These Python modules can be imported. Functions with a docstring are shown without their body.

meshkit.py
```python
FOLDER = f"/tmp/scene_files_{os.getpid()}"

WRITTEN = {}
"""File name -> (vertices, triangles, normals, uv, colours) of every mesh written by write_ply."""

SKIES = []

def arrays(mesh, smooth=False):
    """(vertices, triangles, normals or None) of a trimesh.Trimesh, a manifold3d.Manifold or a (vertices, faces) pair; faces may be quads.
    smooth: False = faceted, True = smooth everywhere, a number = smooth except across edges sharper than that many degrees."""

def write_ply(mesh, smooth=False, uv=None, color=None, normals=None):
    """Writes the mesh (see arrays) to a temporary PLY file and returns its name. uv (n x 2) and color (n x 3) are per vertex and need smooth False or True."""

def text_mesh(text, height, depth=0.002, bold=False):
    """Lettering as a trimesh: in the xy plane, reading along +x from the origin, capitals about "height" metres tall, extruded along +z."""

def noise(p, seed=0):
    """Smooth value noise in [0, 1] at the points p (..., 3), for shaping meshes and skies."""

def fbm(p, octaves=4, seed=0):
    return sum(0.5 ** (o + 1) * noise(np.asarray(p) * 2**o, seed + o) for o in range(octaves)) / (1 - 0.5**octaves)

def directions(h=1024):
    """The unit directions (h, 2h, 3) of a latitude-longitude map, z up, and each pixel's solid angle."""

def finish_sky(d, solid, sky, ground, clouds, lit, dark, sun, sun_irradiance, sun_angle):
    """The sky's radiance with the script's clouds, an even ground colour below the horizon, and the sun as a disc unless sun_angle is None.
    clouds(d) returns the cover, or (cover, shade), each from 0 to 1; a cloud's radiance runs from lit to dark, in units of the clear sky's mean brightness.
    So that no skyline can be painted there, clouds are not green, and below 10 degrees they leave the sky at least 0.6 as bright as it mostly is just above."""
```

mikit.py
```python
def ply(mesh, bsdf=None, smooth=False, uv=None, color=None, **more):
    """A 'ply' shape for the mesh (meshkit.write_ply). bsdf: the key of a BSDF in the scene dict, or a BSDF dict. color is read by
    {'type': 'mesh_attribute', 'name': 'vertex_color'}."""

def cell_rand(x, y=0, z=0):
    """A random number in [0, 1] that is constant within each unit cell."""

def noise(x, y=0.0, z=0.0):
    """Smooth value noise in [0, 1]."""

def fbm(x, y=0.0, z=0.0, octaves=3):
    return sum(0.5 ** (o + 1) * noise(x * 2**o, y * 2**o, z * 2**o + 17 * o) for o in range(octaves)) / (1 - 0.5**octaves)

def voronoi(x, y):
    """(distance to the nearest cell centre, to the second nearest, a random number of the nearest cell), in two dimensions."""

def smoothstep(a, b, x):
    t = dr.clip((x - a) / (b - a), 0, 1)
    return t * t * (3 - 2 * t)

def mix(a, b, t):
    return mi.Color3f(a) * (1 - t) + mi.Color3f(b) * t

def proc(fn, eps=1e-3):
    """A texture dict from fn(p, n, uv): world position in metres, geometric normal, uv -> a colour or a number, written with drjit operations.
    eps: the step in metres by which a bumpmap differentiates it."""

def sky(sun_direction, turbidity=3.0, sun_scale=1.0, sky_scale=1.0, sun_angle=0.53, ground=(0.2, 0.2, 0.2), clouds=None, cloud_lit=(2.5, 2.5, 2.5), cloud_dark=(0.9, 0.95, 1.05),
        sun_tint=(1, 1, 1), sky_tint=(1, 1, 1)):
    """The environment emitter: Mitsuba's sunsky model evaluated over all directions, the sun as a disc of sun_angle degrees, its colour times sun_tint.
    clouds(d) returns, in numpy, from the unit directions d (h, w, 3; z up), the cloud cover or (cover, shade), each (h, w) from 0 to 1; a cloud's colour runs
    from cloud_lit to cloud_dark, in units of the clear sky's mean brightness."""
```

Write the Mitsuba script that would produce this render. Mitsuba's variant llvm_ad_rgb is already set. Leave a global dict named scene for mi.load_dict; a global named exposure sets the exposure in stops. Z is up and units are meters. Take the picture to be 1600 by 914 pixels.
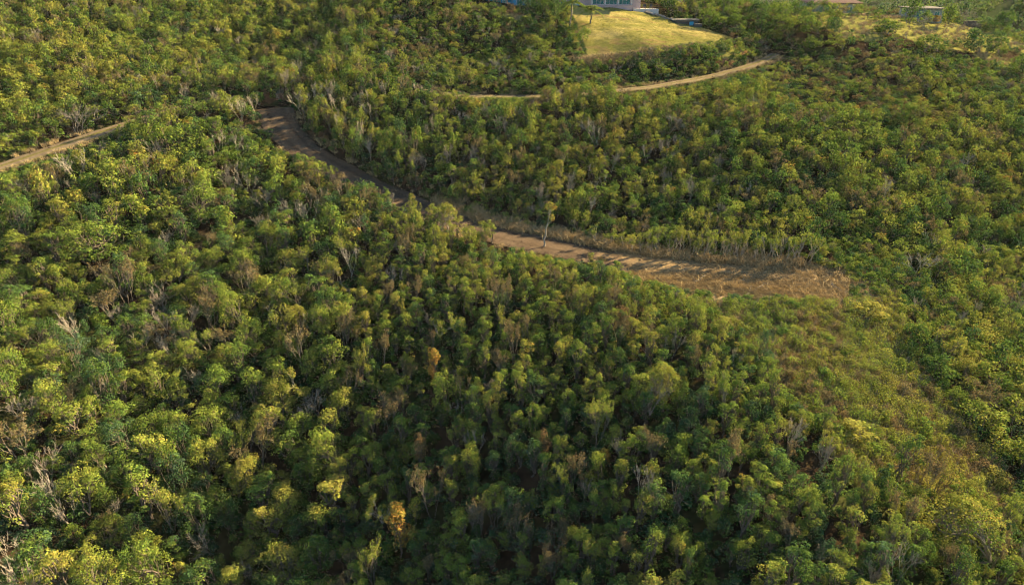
import math
import numpy as np
import mitsuba as mi
import drjit as dr
import trimesh
from scipy.interpolate import RBFInterpolator
import mikit, meshkit
from mikit import noise, fbm, mix, smoothstep

T = mi.ScalarTransform4f
rng = np.random.default_rng(7)
scene, labels = {}, {}

# ---------------------------------------------------------------- camera, sky, exposure
CAM = np.array([0.0, 0.0, 60.0])
PITCH = math.radians(27.0)
FWD = np.array([0, math.cos(PITCH), -math.sin(PITCH)])
FOV = 2 * math.degrees(math.atan(800 / 1067.0))
HAZE = 0.00005
scene['haze_air'] = {'type': 'homogeneous', 'albedo': {'type': 'rgb', 'value': (0.95, 0.95, 0.95)}, 'sigma_t': HAZE}
scene['camera'] = {'type': 'perspective', 'fov': FOV, 'fov_axis': 'x', 'near_clip': 0.5, 'far_clip': 9000.0,
                   'to_world': T().look_at(origin=CAM.tolist(), target=(CAM + FWD * 10).tolist(), up=[0, 0, 1]), 'medium': {'type': 'ref', 'id': 'haze_air'}}
SUN_AZ, SUN_EL = math.radians(56.0), math.radians(23.5)
SUN = [math.sin(SUN_AZ) * math.cos(SUN_EL), math.cos(SUN_AZ) * math.cos(SUN_EL), math.sin(SUN_EL)]
scene['sky_light'] = mikit.sky(SUN, turbidity=3, sky_scale=0.38, sun_tint=(1.0, 0.96, 0.84))
exposure = 4.35


def in_view(p, margin=0.0):
    """Picture position (0..1, 0..1) and depth of world points: used only to choose which plants are named one by one and to word their labels."""
    q = np.atleast_2d(p) - CAM
    up = np.array([0, math.sin(PITCH), math.cos(PITCH)])
    z = np.maximum(q @ FWD, 1e-3)
    return 0.5 + (q[:, 0] / z) * 1067 / 1600, 0.5 - (q @ up / z) * 1067 / 914, z


# ---------------------------------------------------------------- terrain
CONTROL = [
    (-38.7, 36.0, 16.8), (-23.6, 39.0, 13.2), (0.0, 34.0, 19.2), (19.6, 29.2, 25.0), (36.6, 34.0, 19.2), (-45.7, 48.0, 20.0), (-27.8, 52.0, 16.6), (0.0, 46.0, 21.6), (24.1, 40.5, 26.2), (44.7, 47.0, 20.8),
    (-52.8, 60.0, 22.5), (-31.5, 63.5, 20.3), (0.0, 58.0, 23.8), (29.4, 53.5, 26.6), (53.7, 61.0, 21.9), (-58.7, 70.0, 24.9), (-35.1, 74.5, 22.7), (0.0, 69.5, 25.2), (31.6, 67.0, 26.4), (47.7, 70.0, 24.9),
    (64.6, 77.0, 21.4), (-63.2, 79.0, 29.2), (-50.0, 84.0, 29.1), (-35.3, 89.0, 27.2), (-15.5, 86.0, 27.0), (18.3, 70.0, 25.7), (36.3, 70.0, 26.5), (22.5, 72.5, 25.8), (7.9, 77.5, 26.0), (-5.1, 84.0, 26.4),
    (-16.3, 92.0, 28.0), (-26.7, 99.0, 30.1), (-35.1, 106.5, 33.5), (-37.8, 112.0, 36.3), (-22.0, 121.0, 39.0), (-8.5, 115.5, 37.1), (13.9, 117.0, 37.6), (34.6, 127.0, 38.3), (51.7, 141.0, 40.1), (-48.5, 115.0, 37.8),
    (-60.4, 104.0, 35.1), (-70.8, 92.0, 32.5), (-82.2, 112.0, 38.3), (-103.6, 150.0, 50.0), (-73.6, 155.0, 49.7), (-63.3, 128.0, 40.9), (-53.2, 162.0, 49.2), (-44.9, 131.0, 39.3), (-26.4, 153.0, 49.8), (-24.4, 138.0, 44.1),
    (-7.8, 149.0, 47.7), (23.8, 133.5, 42.1), (41.2, 141.0, 43.0), (17.4, 154.0, 47.5), (34.4, 151.0, 45.3), (6.7, 155.0, 47.9), (5.9, 132.0, 41.4), (-9.6, 133.0, 40.1), (23.3, 128.5, 38.6), (63.7, 144.0, 43.4),
    (87.6, 153.0, 43.6), (101.4, 141.0, 38.9), (117.5, 166.0, 40.5), (99.7, 162.0, 43.2), (98.8, 174.0, 44.2), (80.5, 168.0, 45.6), (135.2, 200.0, 34.4), (57.5, 165.0, 46.1), (29.4, 170.0, 48.0), (66.6, 121.0, 36.6), (57.4, 100.0, 31.3), (50.4, 84.0, 27.3), (80.4, 105.0, 29.9),
    (68.0, 83.0, 23.1), (49.2, 137.0, 39.5), (39.7, 106.0, 34.6), (35.2, 90.0, 29.7), (32.5, 80.5, 26.9), (0.0, 98.5, 31.7), (15.7, 88.0, 27.6), (0.0, 89.5, 27.0), (-20.0, 106.0, 32.6),
    (-160, 150, 60), (-170, 90, 52), (-120, 60, 36), (-80, 20, 18), (-60, -10, 10), (0, -10, 12), (60, -10, 14), (100, 40, 12), (130, 80, 18), (160, 130, 28),
    (0, 215, 45), (-80, 215, 60), (-150, 220, 70), (70, 222, 33), (110, 215, 33), (150, 240, 30), (20, 190, 48),
]
_c = np.array(CONTROL, float)
_rbf = RBFInterpolator(_c[:, :2], _c[:, 2], kernel='thin_plate_spline', smoothing=6.0)

LOWER_TRACK = np.array([(34.6, 69.7, 26.4), (30, 70.6, 26.2), (22.5, 72.6, 25.9), (14.5, 75.2, 25.8), (7.9, 78.3, 26.0), (1, 81.5, 26.2), (-5.1, 84.6, 26.5), (-11, 88.5, 27.2), (-16.3, 92.4, 28.0), (-22, 96, 29.1),
                        (-26.7, 99.5, 30.3), (-31.5, 103, 31.8), (-35.1, 106.5, 33.4), (-37.6, 110, 35.0), (-38.8, 113.5, 36.4)])
UPPER_TRACK = np.array([(-15, 118.6, 38.0), (-8.5, 116.8, 37.4), (2, 116.4, 37.3), (13.9, 118, 37.6), (25, 122, 38.0), (34.6, 127.5, 38.5), (44, 134, 39.3), (50.0, 140.0, 40.0), (53, 143.5, 40.6)])
LEFT_TRACK = np.array([(-47.5, 115.4, 37.5), (-54, 110.5, 36.5), (-60.4, 104.5, 35.1), (-66, 98, 33.8), (-70.8, 92, 32.6), (-78, 84, 31.2), (-92, 74, 30.5)])
CLEARING_TRACK = np.array([(84.2, 163.5, 45.4), (85.3, 167.2, 45.4), (87, 172, 45.0), (90, 178, 43.5)])


def dense(poly, step=0.8):
    seg = np.linalg.norm(np.diff(poly[:, :2], axis=0), axis=1)
    s = np.concatenate([[0], np.cumsum(seg)])
    t = np.arange(0, s[-1], step)
    p = np.stack([np.interp(t, s, poly[:, k]) for k in range(3)], 1)
    for _ in range(6):
        p[1:-1] = (p[:-2] + 2 * p[1:-1] + p[2:]) / 4
    return p


TRACKS = {'lower_track': (dense(LOWER_TRACK), 2.6), 'upper_track': (dense(UPPER_TRACK), 1.1), 'left_track': (dense(LEFT_TRACK), 1.8), 'clearing_track': (dense(CLEARING_TRACK), 1.2)}
from scipy.spatial import cKDTree
_trees2 = {k: cKDTree(v[0][:, :2]) for k, v in TRACKS.items()}


def track_distance(xy, name):
    d, i = _trees2[name].query(xy)
    return d, TRACKS[name][0][i, 2], i


def sm(a, b, x):
    t = np.clip((x - a) / (b - a), 0, 1)
    return t * t * (3 - 2 * t)


def far_height(x, y):
    base = 4 + 6 * meshkit.fbm(np.stack([x / 260, y / 260, 0 * x], -1), 3)
    hill = 150 * np.exp(-(((x - 620) / 330) ** 2 + ((y - 900) / 260) ** 2)) + 52 * np.exp(-(((x - 330) / 110) ** 2 + ((y - 330) / 120) ** 2)) + 190 * np.exp(-(((x + 300) / 320) ** 2 + ((y - 900) / 300) ** 2)) + 90 * np.exp(-(((x - 150) / 300) ** 2 + ((y - 1500) / 300) ** 2))
    rough = 14 * (meshkit.fbm(np.stack([x / 90, y / 90, 0 * x + 3], -1), 4) - 0.5)
    left = 60 * np.exp(-(((x + 230) / 110) ** 2 + ((y - 190) / 160) ** 2))
    return base + hill + rough + left


def base_height(x, y):
    near = _rbf(np.stack([x, y], -1).reshape(-1, 2)).reshape(x.shape)
    near = near + 0.9 * (meshkit.fbm(np.stack([x / 7, y / 7, 0 * x], -1), 3) - 0.5) + 0.16 * (meshkit.noise(np.stack([x / 1.3, y / 1.3, 0 * x], -1)) - 0.5)
    out = np.maximum.reduce([(-130 - x) / 70, (x - 150) / 60, (y - 215) / 70, (-8 - y) / 60, 0 * x])
    w = sm(0, 1, out)
    return near * (1 - w) + far_height(x, y) * w


def _axis(lo, hi, step, far_lo, far_hi):
    mid = np.arange(lo, hi, step)
    def grow(a, b):
        out, s, x = [], step, a
        while abs(x) < abs(b):
            s *= 1.13
            x = x + s * np.sign(b)
            out.append(x)
        return out
    return np.concatenate([grow(lo, far_lo)[::-1], mid, grow(mid[-1], far_hi)])


GX, GY = _axis(-118, 140, 0.8, -4000, 4000), _axis(22, 205, 0.8, -3000, 6000)
_X, _Y = np.meshgrid(GX, GY)
GZ = base_height(_X, _Y)
_xy = np.stack([_X, _Y], -1).reshape(-1, 2)
for _k, (_p, _hw) in TRACKS.items():
    _d, _z, _ = track_distance(_xy, _k)
    _d, _z = _d.reshape(GZ.shape), _z.reshape(GZ.shape)
    _w = 1 - sm(_hw + 0.1, _hw + (2.2 if _k == 'lower_track' else 3.0), _d)
    GZ = GZ * (1 - _w) + (_z - 0.14) * _w


def ground(x, y):
    """Terrain height at points, bilinear on the terrain grid."""
    x, y = np.atleast_1d(np.asarray(x, float)), np.atleast_1d(np.asarray(y, float))
    i, j = np.clip(np.searchsorted(GX, x) - 1, 0, len(GX) - 2), np.clip(np.searchsorted(GY, y) - 1, 0, len(GY) - 2)
    u, v = (x - GX[i]) / (GX[i + 1] - GX[i]), (y - GY[j]) / (GY[j + 1] - GY[j])
    return (GZ[j, i] * (1 - u) + GZ[j, i + 1] * u) * (1 - v) + (GZ[j + 1, i] * (1 - u) + GZ[j + 1, i + 1] * u) * v

# ---------------------------------------------------------------- materials
def C3(*c):
    return mi.Color3f(*c)


RAMP = [(0.0, (0.050, 0.080, 0.055)), (0.25, (0.030, 0.066, 0.026)), (0.5, (0.067, 0.112, 0.022)), (0.75, (0.124, 0.157, 0.030)), (1.0, (0.168, 0.158, 0.037)), (1.25, (0.20, 0.095, 0.028)),
        (1.5, (0.150, 0.108, 0.055)), (1.75, (0.125, 0.122, 0.058)), (2.0, (0.17, 0.16, 0.115)), (2.25, (0.125, 0.080, 0.060))]


def ramp(t):
    out = mi.Color3f(RAMP[0][1])
    for (a, ca), (b, cb) in zip(RAMP, RAMP[1:]):
        out = dr.select(t > a, mix(ca, cb, dr.clip((t - a) / (b - a), 0, 1)), out)
    return out


def leaf_colour(p, n, uv):
    k = noise(p.x * 0.33, p.y * 0.33, p.z * 0.2)
    big = noise(p.x * 0.055 + 9, p.y * 0.055 + 4)
    t = uv.x
    t = dr.select(t < 1.1, dr.clip(t + (k - 0.5) * 0.34 + (big - 0.5) * 0.16, 0.0, 1.0), t)
    return ramp(t) * dr.select(t < 1.52, mi.Float(1.75), mi.Float(1.15)) * (uv.y * (0.72 + 0.56 * noise(p.x * 0.9 + 31, p.y * 0.9, p.z * 0.9)))


def bark_colour(p, n, uv):
    g = 0.75 + 0.5 * noise(p.x * 3, p.y * 3, p.z * 9)
    return mix((0.06, 0.045, 0.033), (0.36, 0.34, 0.30), uv.x) * g


def soil_colour(p, n, uv):
    a, b, c = fbm(p.x * 0.35, p.y * 0.35, 0), noise(p.x * 3.1, p.y * 3.1), noise(p.x * 9, p.y * 9)
    s = mix((0.022, 0.017, 0.012), (0.050, 0.036, 0.022), a) * (0.6 + 0.5 * b + 0.3 * c)
    green = smoothstep(0.42, 0.62, fbm(p.x * 0.5 + 40, p.y * 0.5, 3))
    s = mix(s, C3(0.045, 0.060, 0.020) * (0.6 + 0.6 * b), green * 0.7)
    cut = smoothstep(0.75, 0.6, n.z)
    s = mix(s, C3(0.150, 0.078, 0.045) * (0.6 + 0.7 * b), cut)
    g = mi.Float(0)
    for (x, y, rx, ry) in GRASSY:
        q = dr.square((p.x - x) / rx) + dr.square((p.y - y) / ry) + (a - 0.5) * 0.9
        g = dr.maximum(g, smoothstep(1.15, 0.8, q))
    q = dr.square((p.x - 26.5) / 13.0) + dr.square((p.y - 68.3 + 0.1 * (p.x - 26)) / 4.6) + (a - 0.5) * 1.1
    s = mix(s, mix((0.20, 0.155, 0.085), (0.37, 0.30, 0.17), fbm(p.x * 1.7, p.y * 1.7, 2)) * (0.6 + 0.5 * b + 0.4 * c), smoothstep(1.15, 0.75, q))
    streak = fbm(p.x * 0.5, p.y * 1.4, 7)
    grass = mix((0.13, 0.145, 0.036), (0.205, 0.195, 0.062), streak) * (0.75 + 0.5 * b)
    s = mix(s, grass, g)
    far = smoothstep(215, 260, dr.maximum(p.y, dr.abs(p.x) + 60))
    return mix(s, C3(0.040, 0.062, 0.022) * (0.5 + fbm(p.x * 0.05, p.y * 0.05, 1)), far)


CLEARINGS = [(84, 150.5, 7.5, 8), (101, 160, 9, 6), (74, 153.5, 7, 5), (94.5, 140.0, 4.2, 3.4), (84, 166, 5, 4), (0.5, 148.5, 3.2, 2.0), (93, 154, 7, 6), (62, 172, 6, 4), (70, 146.5, 5.5, 4.5), (107, 152, 6, 5), (90, 146.5, 6, 4.5)]
GRASSY = CLEARINGS + [(88, 160, 26, 16), (24, 134.5, 9, 3.5), (36, 138.5, 9, 3.5), (13.5, 145, 3.5, 13)]


def dirt_colour(p, n, uv):
    a, b, c = fbm(p.x * 0.7, p.y * 0.7, 2), noise(p.x * 4, p.y * 4), noise(p.x * 13, p.y * 13)
    s = mix((0.076, 0.058, 0.042), (0.122, 0.095, 0.067), a) * (0.68 + 0.35 * b + 0.25 * c)
    straw = mix((0.19, 0.138, 0.075), (0.29, 0.22, 0.125), noise(p.x * 1.3, p.y * 5)) * (0.6 + 0.45 * b + 0.3 * c)
    w = smoothstep(8, 17, p.x + 9 * (a - 0.5)) * smoothstep(60, 84, 160 - p.y)
    rut = smoothstep(0.10, 0.0, dr.abs(dr.abs(uv.x - 0.5) - 0.2)) * 0.22
    return mix(s, straw, w * smoothstep(0.25, 0.5, fbm(p.x * 1.1, p.y * 1.6, 5) + 0.12)) * (1 - rut)


def track_colour(p, n, uv):
    a, b, c = fbm(p.x * 0.6, p.y * 0.6, 6), noise(p.x * 4, p.y * 4), noise(p.x * 12, p.y * 12)
    s = mix((0.15, 0.122, 0.082), (0.225, 0.187, 0.13), a) * (0.7 + 0.3 * b + 0.25 * c)
    grass = C3(0.13, 0.125, 0.035) * (0.7 + 0.6 * b)
    mid = smoothstep(0.16, 0.05, dr.abs(uv.x - 0.5)) + smoothstep(0.34, 0.46, dr.abs(uv.x - 0.5))
    return mix(s, grass, dr.clip(mid * (0.3 + a), 0, 0.85))


def lawn_colour(p, n, uv):
    a, b, c = fbm(p.x * 0.16 + 3, p.y * 0.4, 4, 4), noise(p.x * 2.2, p.y * 5), noise(p.x * 8, p.y * 10)
    s = mix((0.175, 0.175, 0.05), (0.31, 0.27, 0.10), smoothstep(0.28, 0.72, a * 0.75 + b * 0.25))
    low = smoothstep(0.45, 0.05, uv.y + (fbm(p.x * 0.2, p.y * 0.3, 8) - 0.5) * 0.6) * smoothstep(0.9, 0.3, uv.x)
    s = mix(s, C3(0.13, 0.14, 0.03), low * 0.75)
    bare = smoothstep(0.62, 0.75, fbm(p.x * 0.35, p.y * 0.8, 11, 4))
    return mix(s, C3(0.22, 0.155, 0.075), bare * 0.6) * (0.75 + 0.25 * b + 0.25 * c)


def straw_colour(p, n, uv):
    return mix((0.235, 0.185, 0.10), (0.48, 0.395, 0.23), uv.x) * (0.8 + 0.4 * noise(p.x * 2, p.y * 2, p.z * 2))


def P(fn, rough=0.9, **k):
    return {'type': 'twosided', 'b': {'type': 'principled', 'base_color': mikit.proc(fn) if callable(fn) else {'type': 'rgb', 'value': fn}, 'roughness': rough, 'specular': 0.2, **k}}


scene['leaf'] = {'type': 'principledthin', 'base_color': mikit.proc(leaf_colour), 'roughness': 0.55, 'diff_trans': 0.5, 'eta': 1.3}
scene['bark'] = {'type': 'twosided', 'b': {'type': 'diffuse', 'reflectance': mikit.proc(bark_colour)}}
scene['straw'] = {'type': 'twosided', 'b': {'type': 'diffuse', 'reflectance': mikit.proc(straw_colour)}}
scene['soil'] = {'type': 'twosided', 'b': {'type': 'diffuse', 'reflectance': mikit.proc(soil_colour)}}
scene['dirt'] = {'type': 'twosided', 'b': {'type': 'diffuse', 'reflectance': mikit.proc(dirt_colour)}}
scene['track_dirt'] = {'type': 'twosided', 'b': {'type': 'diffuse', 'reflectance': mikit.proc(track_colour)}}
scene['lawn_grass'] = {'type': 'twosided', 'b': {'type': 'diffuse', 'reflectance': mikit.proc(lawn_colour)}}
for _n, _c, _r in [('blue_paint', (0.045, 0.27, 0.47), 0.6), ('pink_paint', (0.43, 0.345, 0.365), 0.7), ('white_paint', (0.50, 0.51, 0.50), 0.6), ('tan_paint', (0.50, 0.33, 0.20), 0.7), ('pale_roof', (0.55, 0.60, 0.55), 0.6),
                   ('red_roof', (0.17, 0.095, 0.08), 0.8), ('teal_wall', (0.21, 0.27, 0.26), 0.7), ('concrete', (0.17, 0.165, 0.145), 0.9), ('dark_concrete', (0.085, 0.085, 0.08), 0.9), ('rock', (0.24, 0.22, 0.19), 0.9), ('pole_wood', (0.25, 0.24, 0.23), 0.9), ('dark_metal', (0.05, 0.05, 0.055), 0.5), ('tarp_blue', (0.05, 0.30, 0.48), 0.5)]:
    scene[_n] = P(lambda p, n, uv, c=_c: mi.Color3f(c) * (0.82 + 0.24 * fbm(p.x * 1.3, p.y * 1.3, p.z * 2.1) + 0.1 * noise(p.x * 9, p.y * 9, p.z * 9)), _r) if _n in ('blue_paint', 'pink_paint', 'concrete', 'pale_roof', 'red_roof', 'rock') else P(_c, _r)
scene['window_glass'] = P((0.05, 0.17, 0.18), 0.08, specular=0.6) if False else {'type': 'twosided', 'b': {'type': 'principled', 'base_color': {'type': 'rgb', 'value': (0.035, 0.16, 0.17)}, 'roughness': 0.12, 'specular': 0.6}}


def add(key, mesh, bsdf, label=None, category=None, group=None, kind=None, uv=None, smooth=False):
    scene[key] = mikit.ply(mesh, bsdf, smooth=smooth, uv=uv)
    mark(key, label, category, group, kind)


def mark(key, label=None, category=None, group=None, kind=None):
    d = {k: v for k, v in (('label', label), ('category', category), ('group', group), ('kind', kind)) if v}
    if d:
        labels[key] = d


# ---------------------------------------------------------------- haze
_top = float(GZ.max()) + 25
scene['haze'] = {'type': 'cube', 'to_world': T().translate([0, 1500, (_top - 30) / 2]).scale([4200, 4800, (_top + 30) / 2]), 'bsdf': {'type': 'null'}, 'interior': {'type': 'ref', 'id': 'haze_air'}}
mark('haze', 'thin morning haze over the hills', None, None, 'stuff')

# ---------------------------------------------------------------- the ground, tracks and lawn
_ny, _nx = GZ.shape
_id = np.arange(_ny * _nx).reshape(_ny, _nx)
_F = np.stack([_id[:-1, :-1], _id[:-1, 1:], _id[1:, 1:], _id[1:, :-1]], -1).reshape(-1, 4)
add('hillside', (np.stack([_X, _Y, GZ], -1).reshape(-1, 3), _F), 'soil', 'brown wooded hillside sloping down towards the viewer', None, None, 'structure', smooth=True)


def ribbon(line, hw, n=13, amp=0.35, seed=0):
    d = np.gradient(line[:, :2], axis=0)
    d /= np.linalg.norm(d, axis=1, keepdims=True)
    side = np.stack([d[:, 1], -d[:, 0]], 1)
    s = np.linspace(-1, 1, n)
    q = np.arange(len(line)) * 0.8
    wl = hw + 0.25 + amp * 2 * (meshkit.fbm(np.stack([q / 4, 0 * q + seed, 0 * q], -1), 3) - 0.5)
    wr = hw + 0.25 + amp * 2 * (meshkit.fbm(np.stack([q / 4, 0 * q + seed + 7, 0 * q], -1), 3) - 0.5)
    w = np.where(s[None] < 0, wl[:, None], wr[:, None]) * s[None]
    xy = line[:, None, :2] + side[:, None] * w[..., None]
    z = line[:, None, 2] + 0.05 - 0.13 * np.abs(s[None]) ** 5 + 0.06 * (meshkit.fbm(np.concatenate([xy / 0.9, 0 * xy[..., :1]], -1), 3) - 0.5) - 0.05 * np.exp(-((np.abs(s[None]) - 0.42) / 0.13) ** 2)
    z = np.maximum(z, ground(xy[..., 0].ravel(), xy[..., 1].ravel()).reshape(z.shape) - 0.06)
    v = np.concatenate([xy, z[..., None]], -1)
    i = np.arange(v.shape[0] * n).reshape(-1, n)
    f = np.stack([i[:-1, :-1], i[:-1, 1:], i[1:, 1:], i[1:, :-1]], -1).reshape(-1, 4)
    uv = np.stack([np.broadcast_to((s + 1) / 2, z.shape), np.broadcast_to(q[:, None] * 0.1, z.shape)], -1)
    return (v.reshape(-1, 3), f), uv.reshape(-1, 2)


for _k, _b, _l in [('lower_track', 'dirt', 'freshly cut reddish brown dirt track curving round the slope'), ('upper_track', 'track_dirt', 'pale dirt track below the mown lawn'), ('left_track', 'track_dirt', 'pale sunlit dirt track at far left'), ('clearing_track', 'track_dirt', 'pale track through the upper right clearing')]:
    _p = TRACKS[_k][0].copy()
    if _k != 'lower_track':
        _p[:, 2] += 0.02
    _m, _uv = ribbon(_p, TRACKS[_k][1], seed=len(_k))
    add(_k, _m, _b, _l, None, None, 'structure', uv=_uv, smooth=True)

LAWN_LOW = np.array([(13.5, 131.5), (19.1, 133.6), (25.3, 135.0), (31.8, 137.2), (38.6, 140.3), (44.6, 145.6)])
LAWN_HIGH = np.array([(11.5, 157.5), (17.0, 157.6), (22.0, 157.8), (27.5, 157.6), (33.0, 154.6), (44.0, 146.4)])


def along(poly, t):
    s = np.concatenate([[0], np.cumsum(np.linalg.norm(np.diff(poly, axis=0), axis=1))])
    return np.stack([np.interp(t * s[-1], s, poly[:, k]) for k in range(2)], -1)


_t, _s = np.linspace(0, 1, 90), np.linspace(0, 1, 70)
_lo = along(LAWN_LOW, _t) + np.stack([0 * _t, 2.4 * (meshkit.fbm(np.stack([_t * 12, 0 * _t, 0 * _t], -1), 3) - 0.5)], -1)
_xy = _lo[None] * (1 - _s[:, None, None]) + along(LAWN_HIGH, _t)[None] * _s[:, None, None]
_z = ground(_xy[..., 0].ravel(), _xy[..., 1].ravel()).reshape(_xy.shape[:2]) + 0.10 + 0.07 * (meshkit.fbm(np.concatenate([_xy / 0.7, 0 * _xy[..., :1]], -1), 3) - 0.5)
for _e in (np.s_[0], np.s_[-1], np.s_[:, 0], np.s_[:, -1]):
    _z[_e] -= 0.16
_i = np.arange(_z.size).reshape(_z.shape)
add('mown_lawn', (np.concatenate([_xy, _z[..., None]], -1).reshape(-1, 3), np.stack([_i[:-1, :-1], _i[:-1, 1:], _i[1:, 1:], _i[1:, :-1]], -1).reshape(-1, 4)), 'lawn_grass', 'sunlit yellow mown lawn on the knoll below the house', None, None, 'structure',
    uv=np.stack(np.broadcast_arrays(_t[None], _s[:, None]), -1).reshape(-1, 2), smooth=True)
LAWN = np.concatenate([LAWN_LOW, LAWN_HIGH[::-1]])


def inside(xy, poly):
    x, y, r = xy[:, 0], xy[:, 1], np.zeros(len(xy), bool)
    for (x0, y0), (x1, y1) in zip(poly, np.roll(poly, -1, axis=0)):
        hit = (y0 > y) != (y1 > y)
        r ^= hit & (x < (x1 - x0) * (y - y0) / np.where(hit, y1 - y0, 1) + x0)
    return r


def edge_distance(xy, line):
    out = np.full(len(xy), 1e9)
    for a, b in zip(line, line[1:]):
        t = np.clip(((xy - a) @ (b - a)) / ((b - a) @ (b - a)), 0, 1)
        out = np.minimum(out, np.linalg.norm(xy - a - t[:, None] * (b - a), axis=1))
    return out


# ---------------------------------------------------------------- plant builders
def tubes(p0, p1, r0, r1, k=4):
    p0, p1 = np.asarray(p0, float), np.asarray(p1, float)
    r0, r1 = np.broadcast_to(np.asarray(r0, float), (len(p0),)), np.broadcast_to(np.asarray(r1, float), (len(p0),))
    d = p1 - p0
    d /= np.linalg.norm(d, axis=1, keepdims=True) + 1e-9
    a = np.cross(d, np.where(np.abs(d[:, 2:]) < 0.9, [0, 0, 1.0], [1.0, 0, 0]))
    a /= np.linalg.norm(a, axis=1, keepdims=True)
    b = np.cross(d, a)
    t = np.arange(k) * 2 * np.pi / k
    ring = np.cos(t)[None, :, None] * a[:, None] + np.sin(t)[None, :, None] * b[:, None]
    v = np.concatenate([p0[:, None] + ring * r0[:, None, None], p1[:, None] + ring * r1[:, None, None]], 1)
    i = np.arange(k)
    f = np.stack([i, (i + 1) % k, (i + 1) % k + k, i + k], -1)
    return v.reshape(-1, 3), (f[None] + (np.arange(len(p0)) * 2 * k)[:, None, None]).reshape(-1, 4)


def unit(v):
    return v / (np.linalg.norm(v, axis=-1, keepdims=True) + 1e-9)


def cards(r, c, n, size, hue, tone, aspect=0.62):
    """Leaf sprays: little folded diamonds at the points c, facing about n. Returns (vertices, faces, uv)."""
    m = len(c)
    n = unit(n)
    a = unit(np.cross(n, unit(r.normal(size=(m, 3)))))
    b = np.cross(n, a)
    s = (np.broadcast_to(size, (m,)) * r.uniform(0.7, 1.3, m))[:, None] * 0.5
    v = np.stack([c - a * s, c + b * s * aspect + n * s * 0.28, c + a * s, c - b * s * aspect + n * s * 0.28], 1)
    f = (np.array([[0, 1, 2], [0, 2, 3]])[None] + (np.arange(m) * 4)[:, None, None]).reshape(-1, 3)
    uv = np.repeat(np.stack([np.broadcast_to(hue, (m,)), np.broadcast_to(tone, (m,))], -1), 4, axis=0)
    return v.reshape(-1, 3), f, uv


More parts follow.
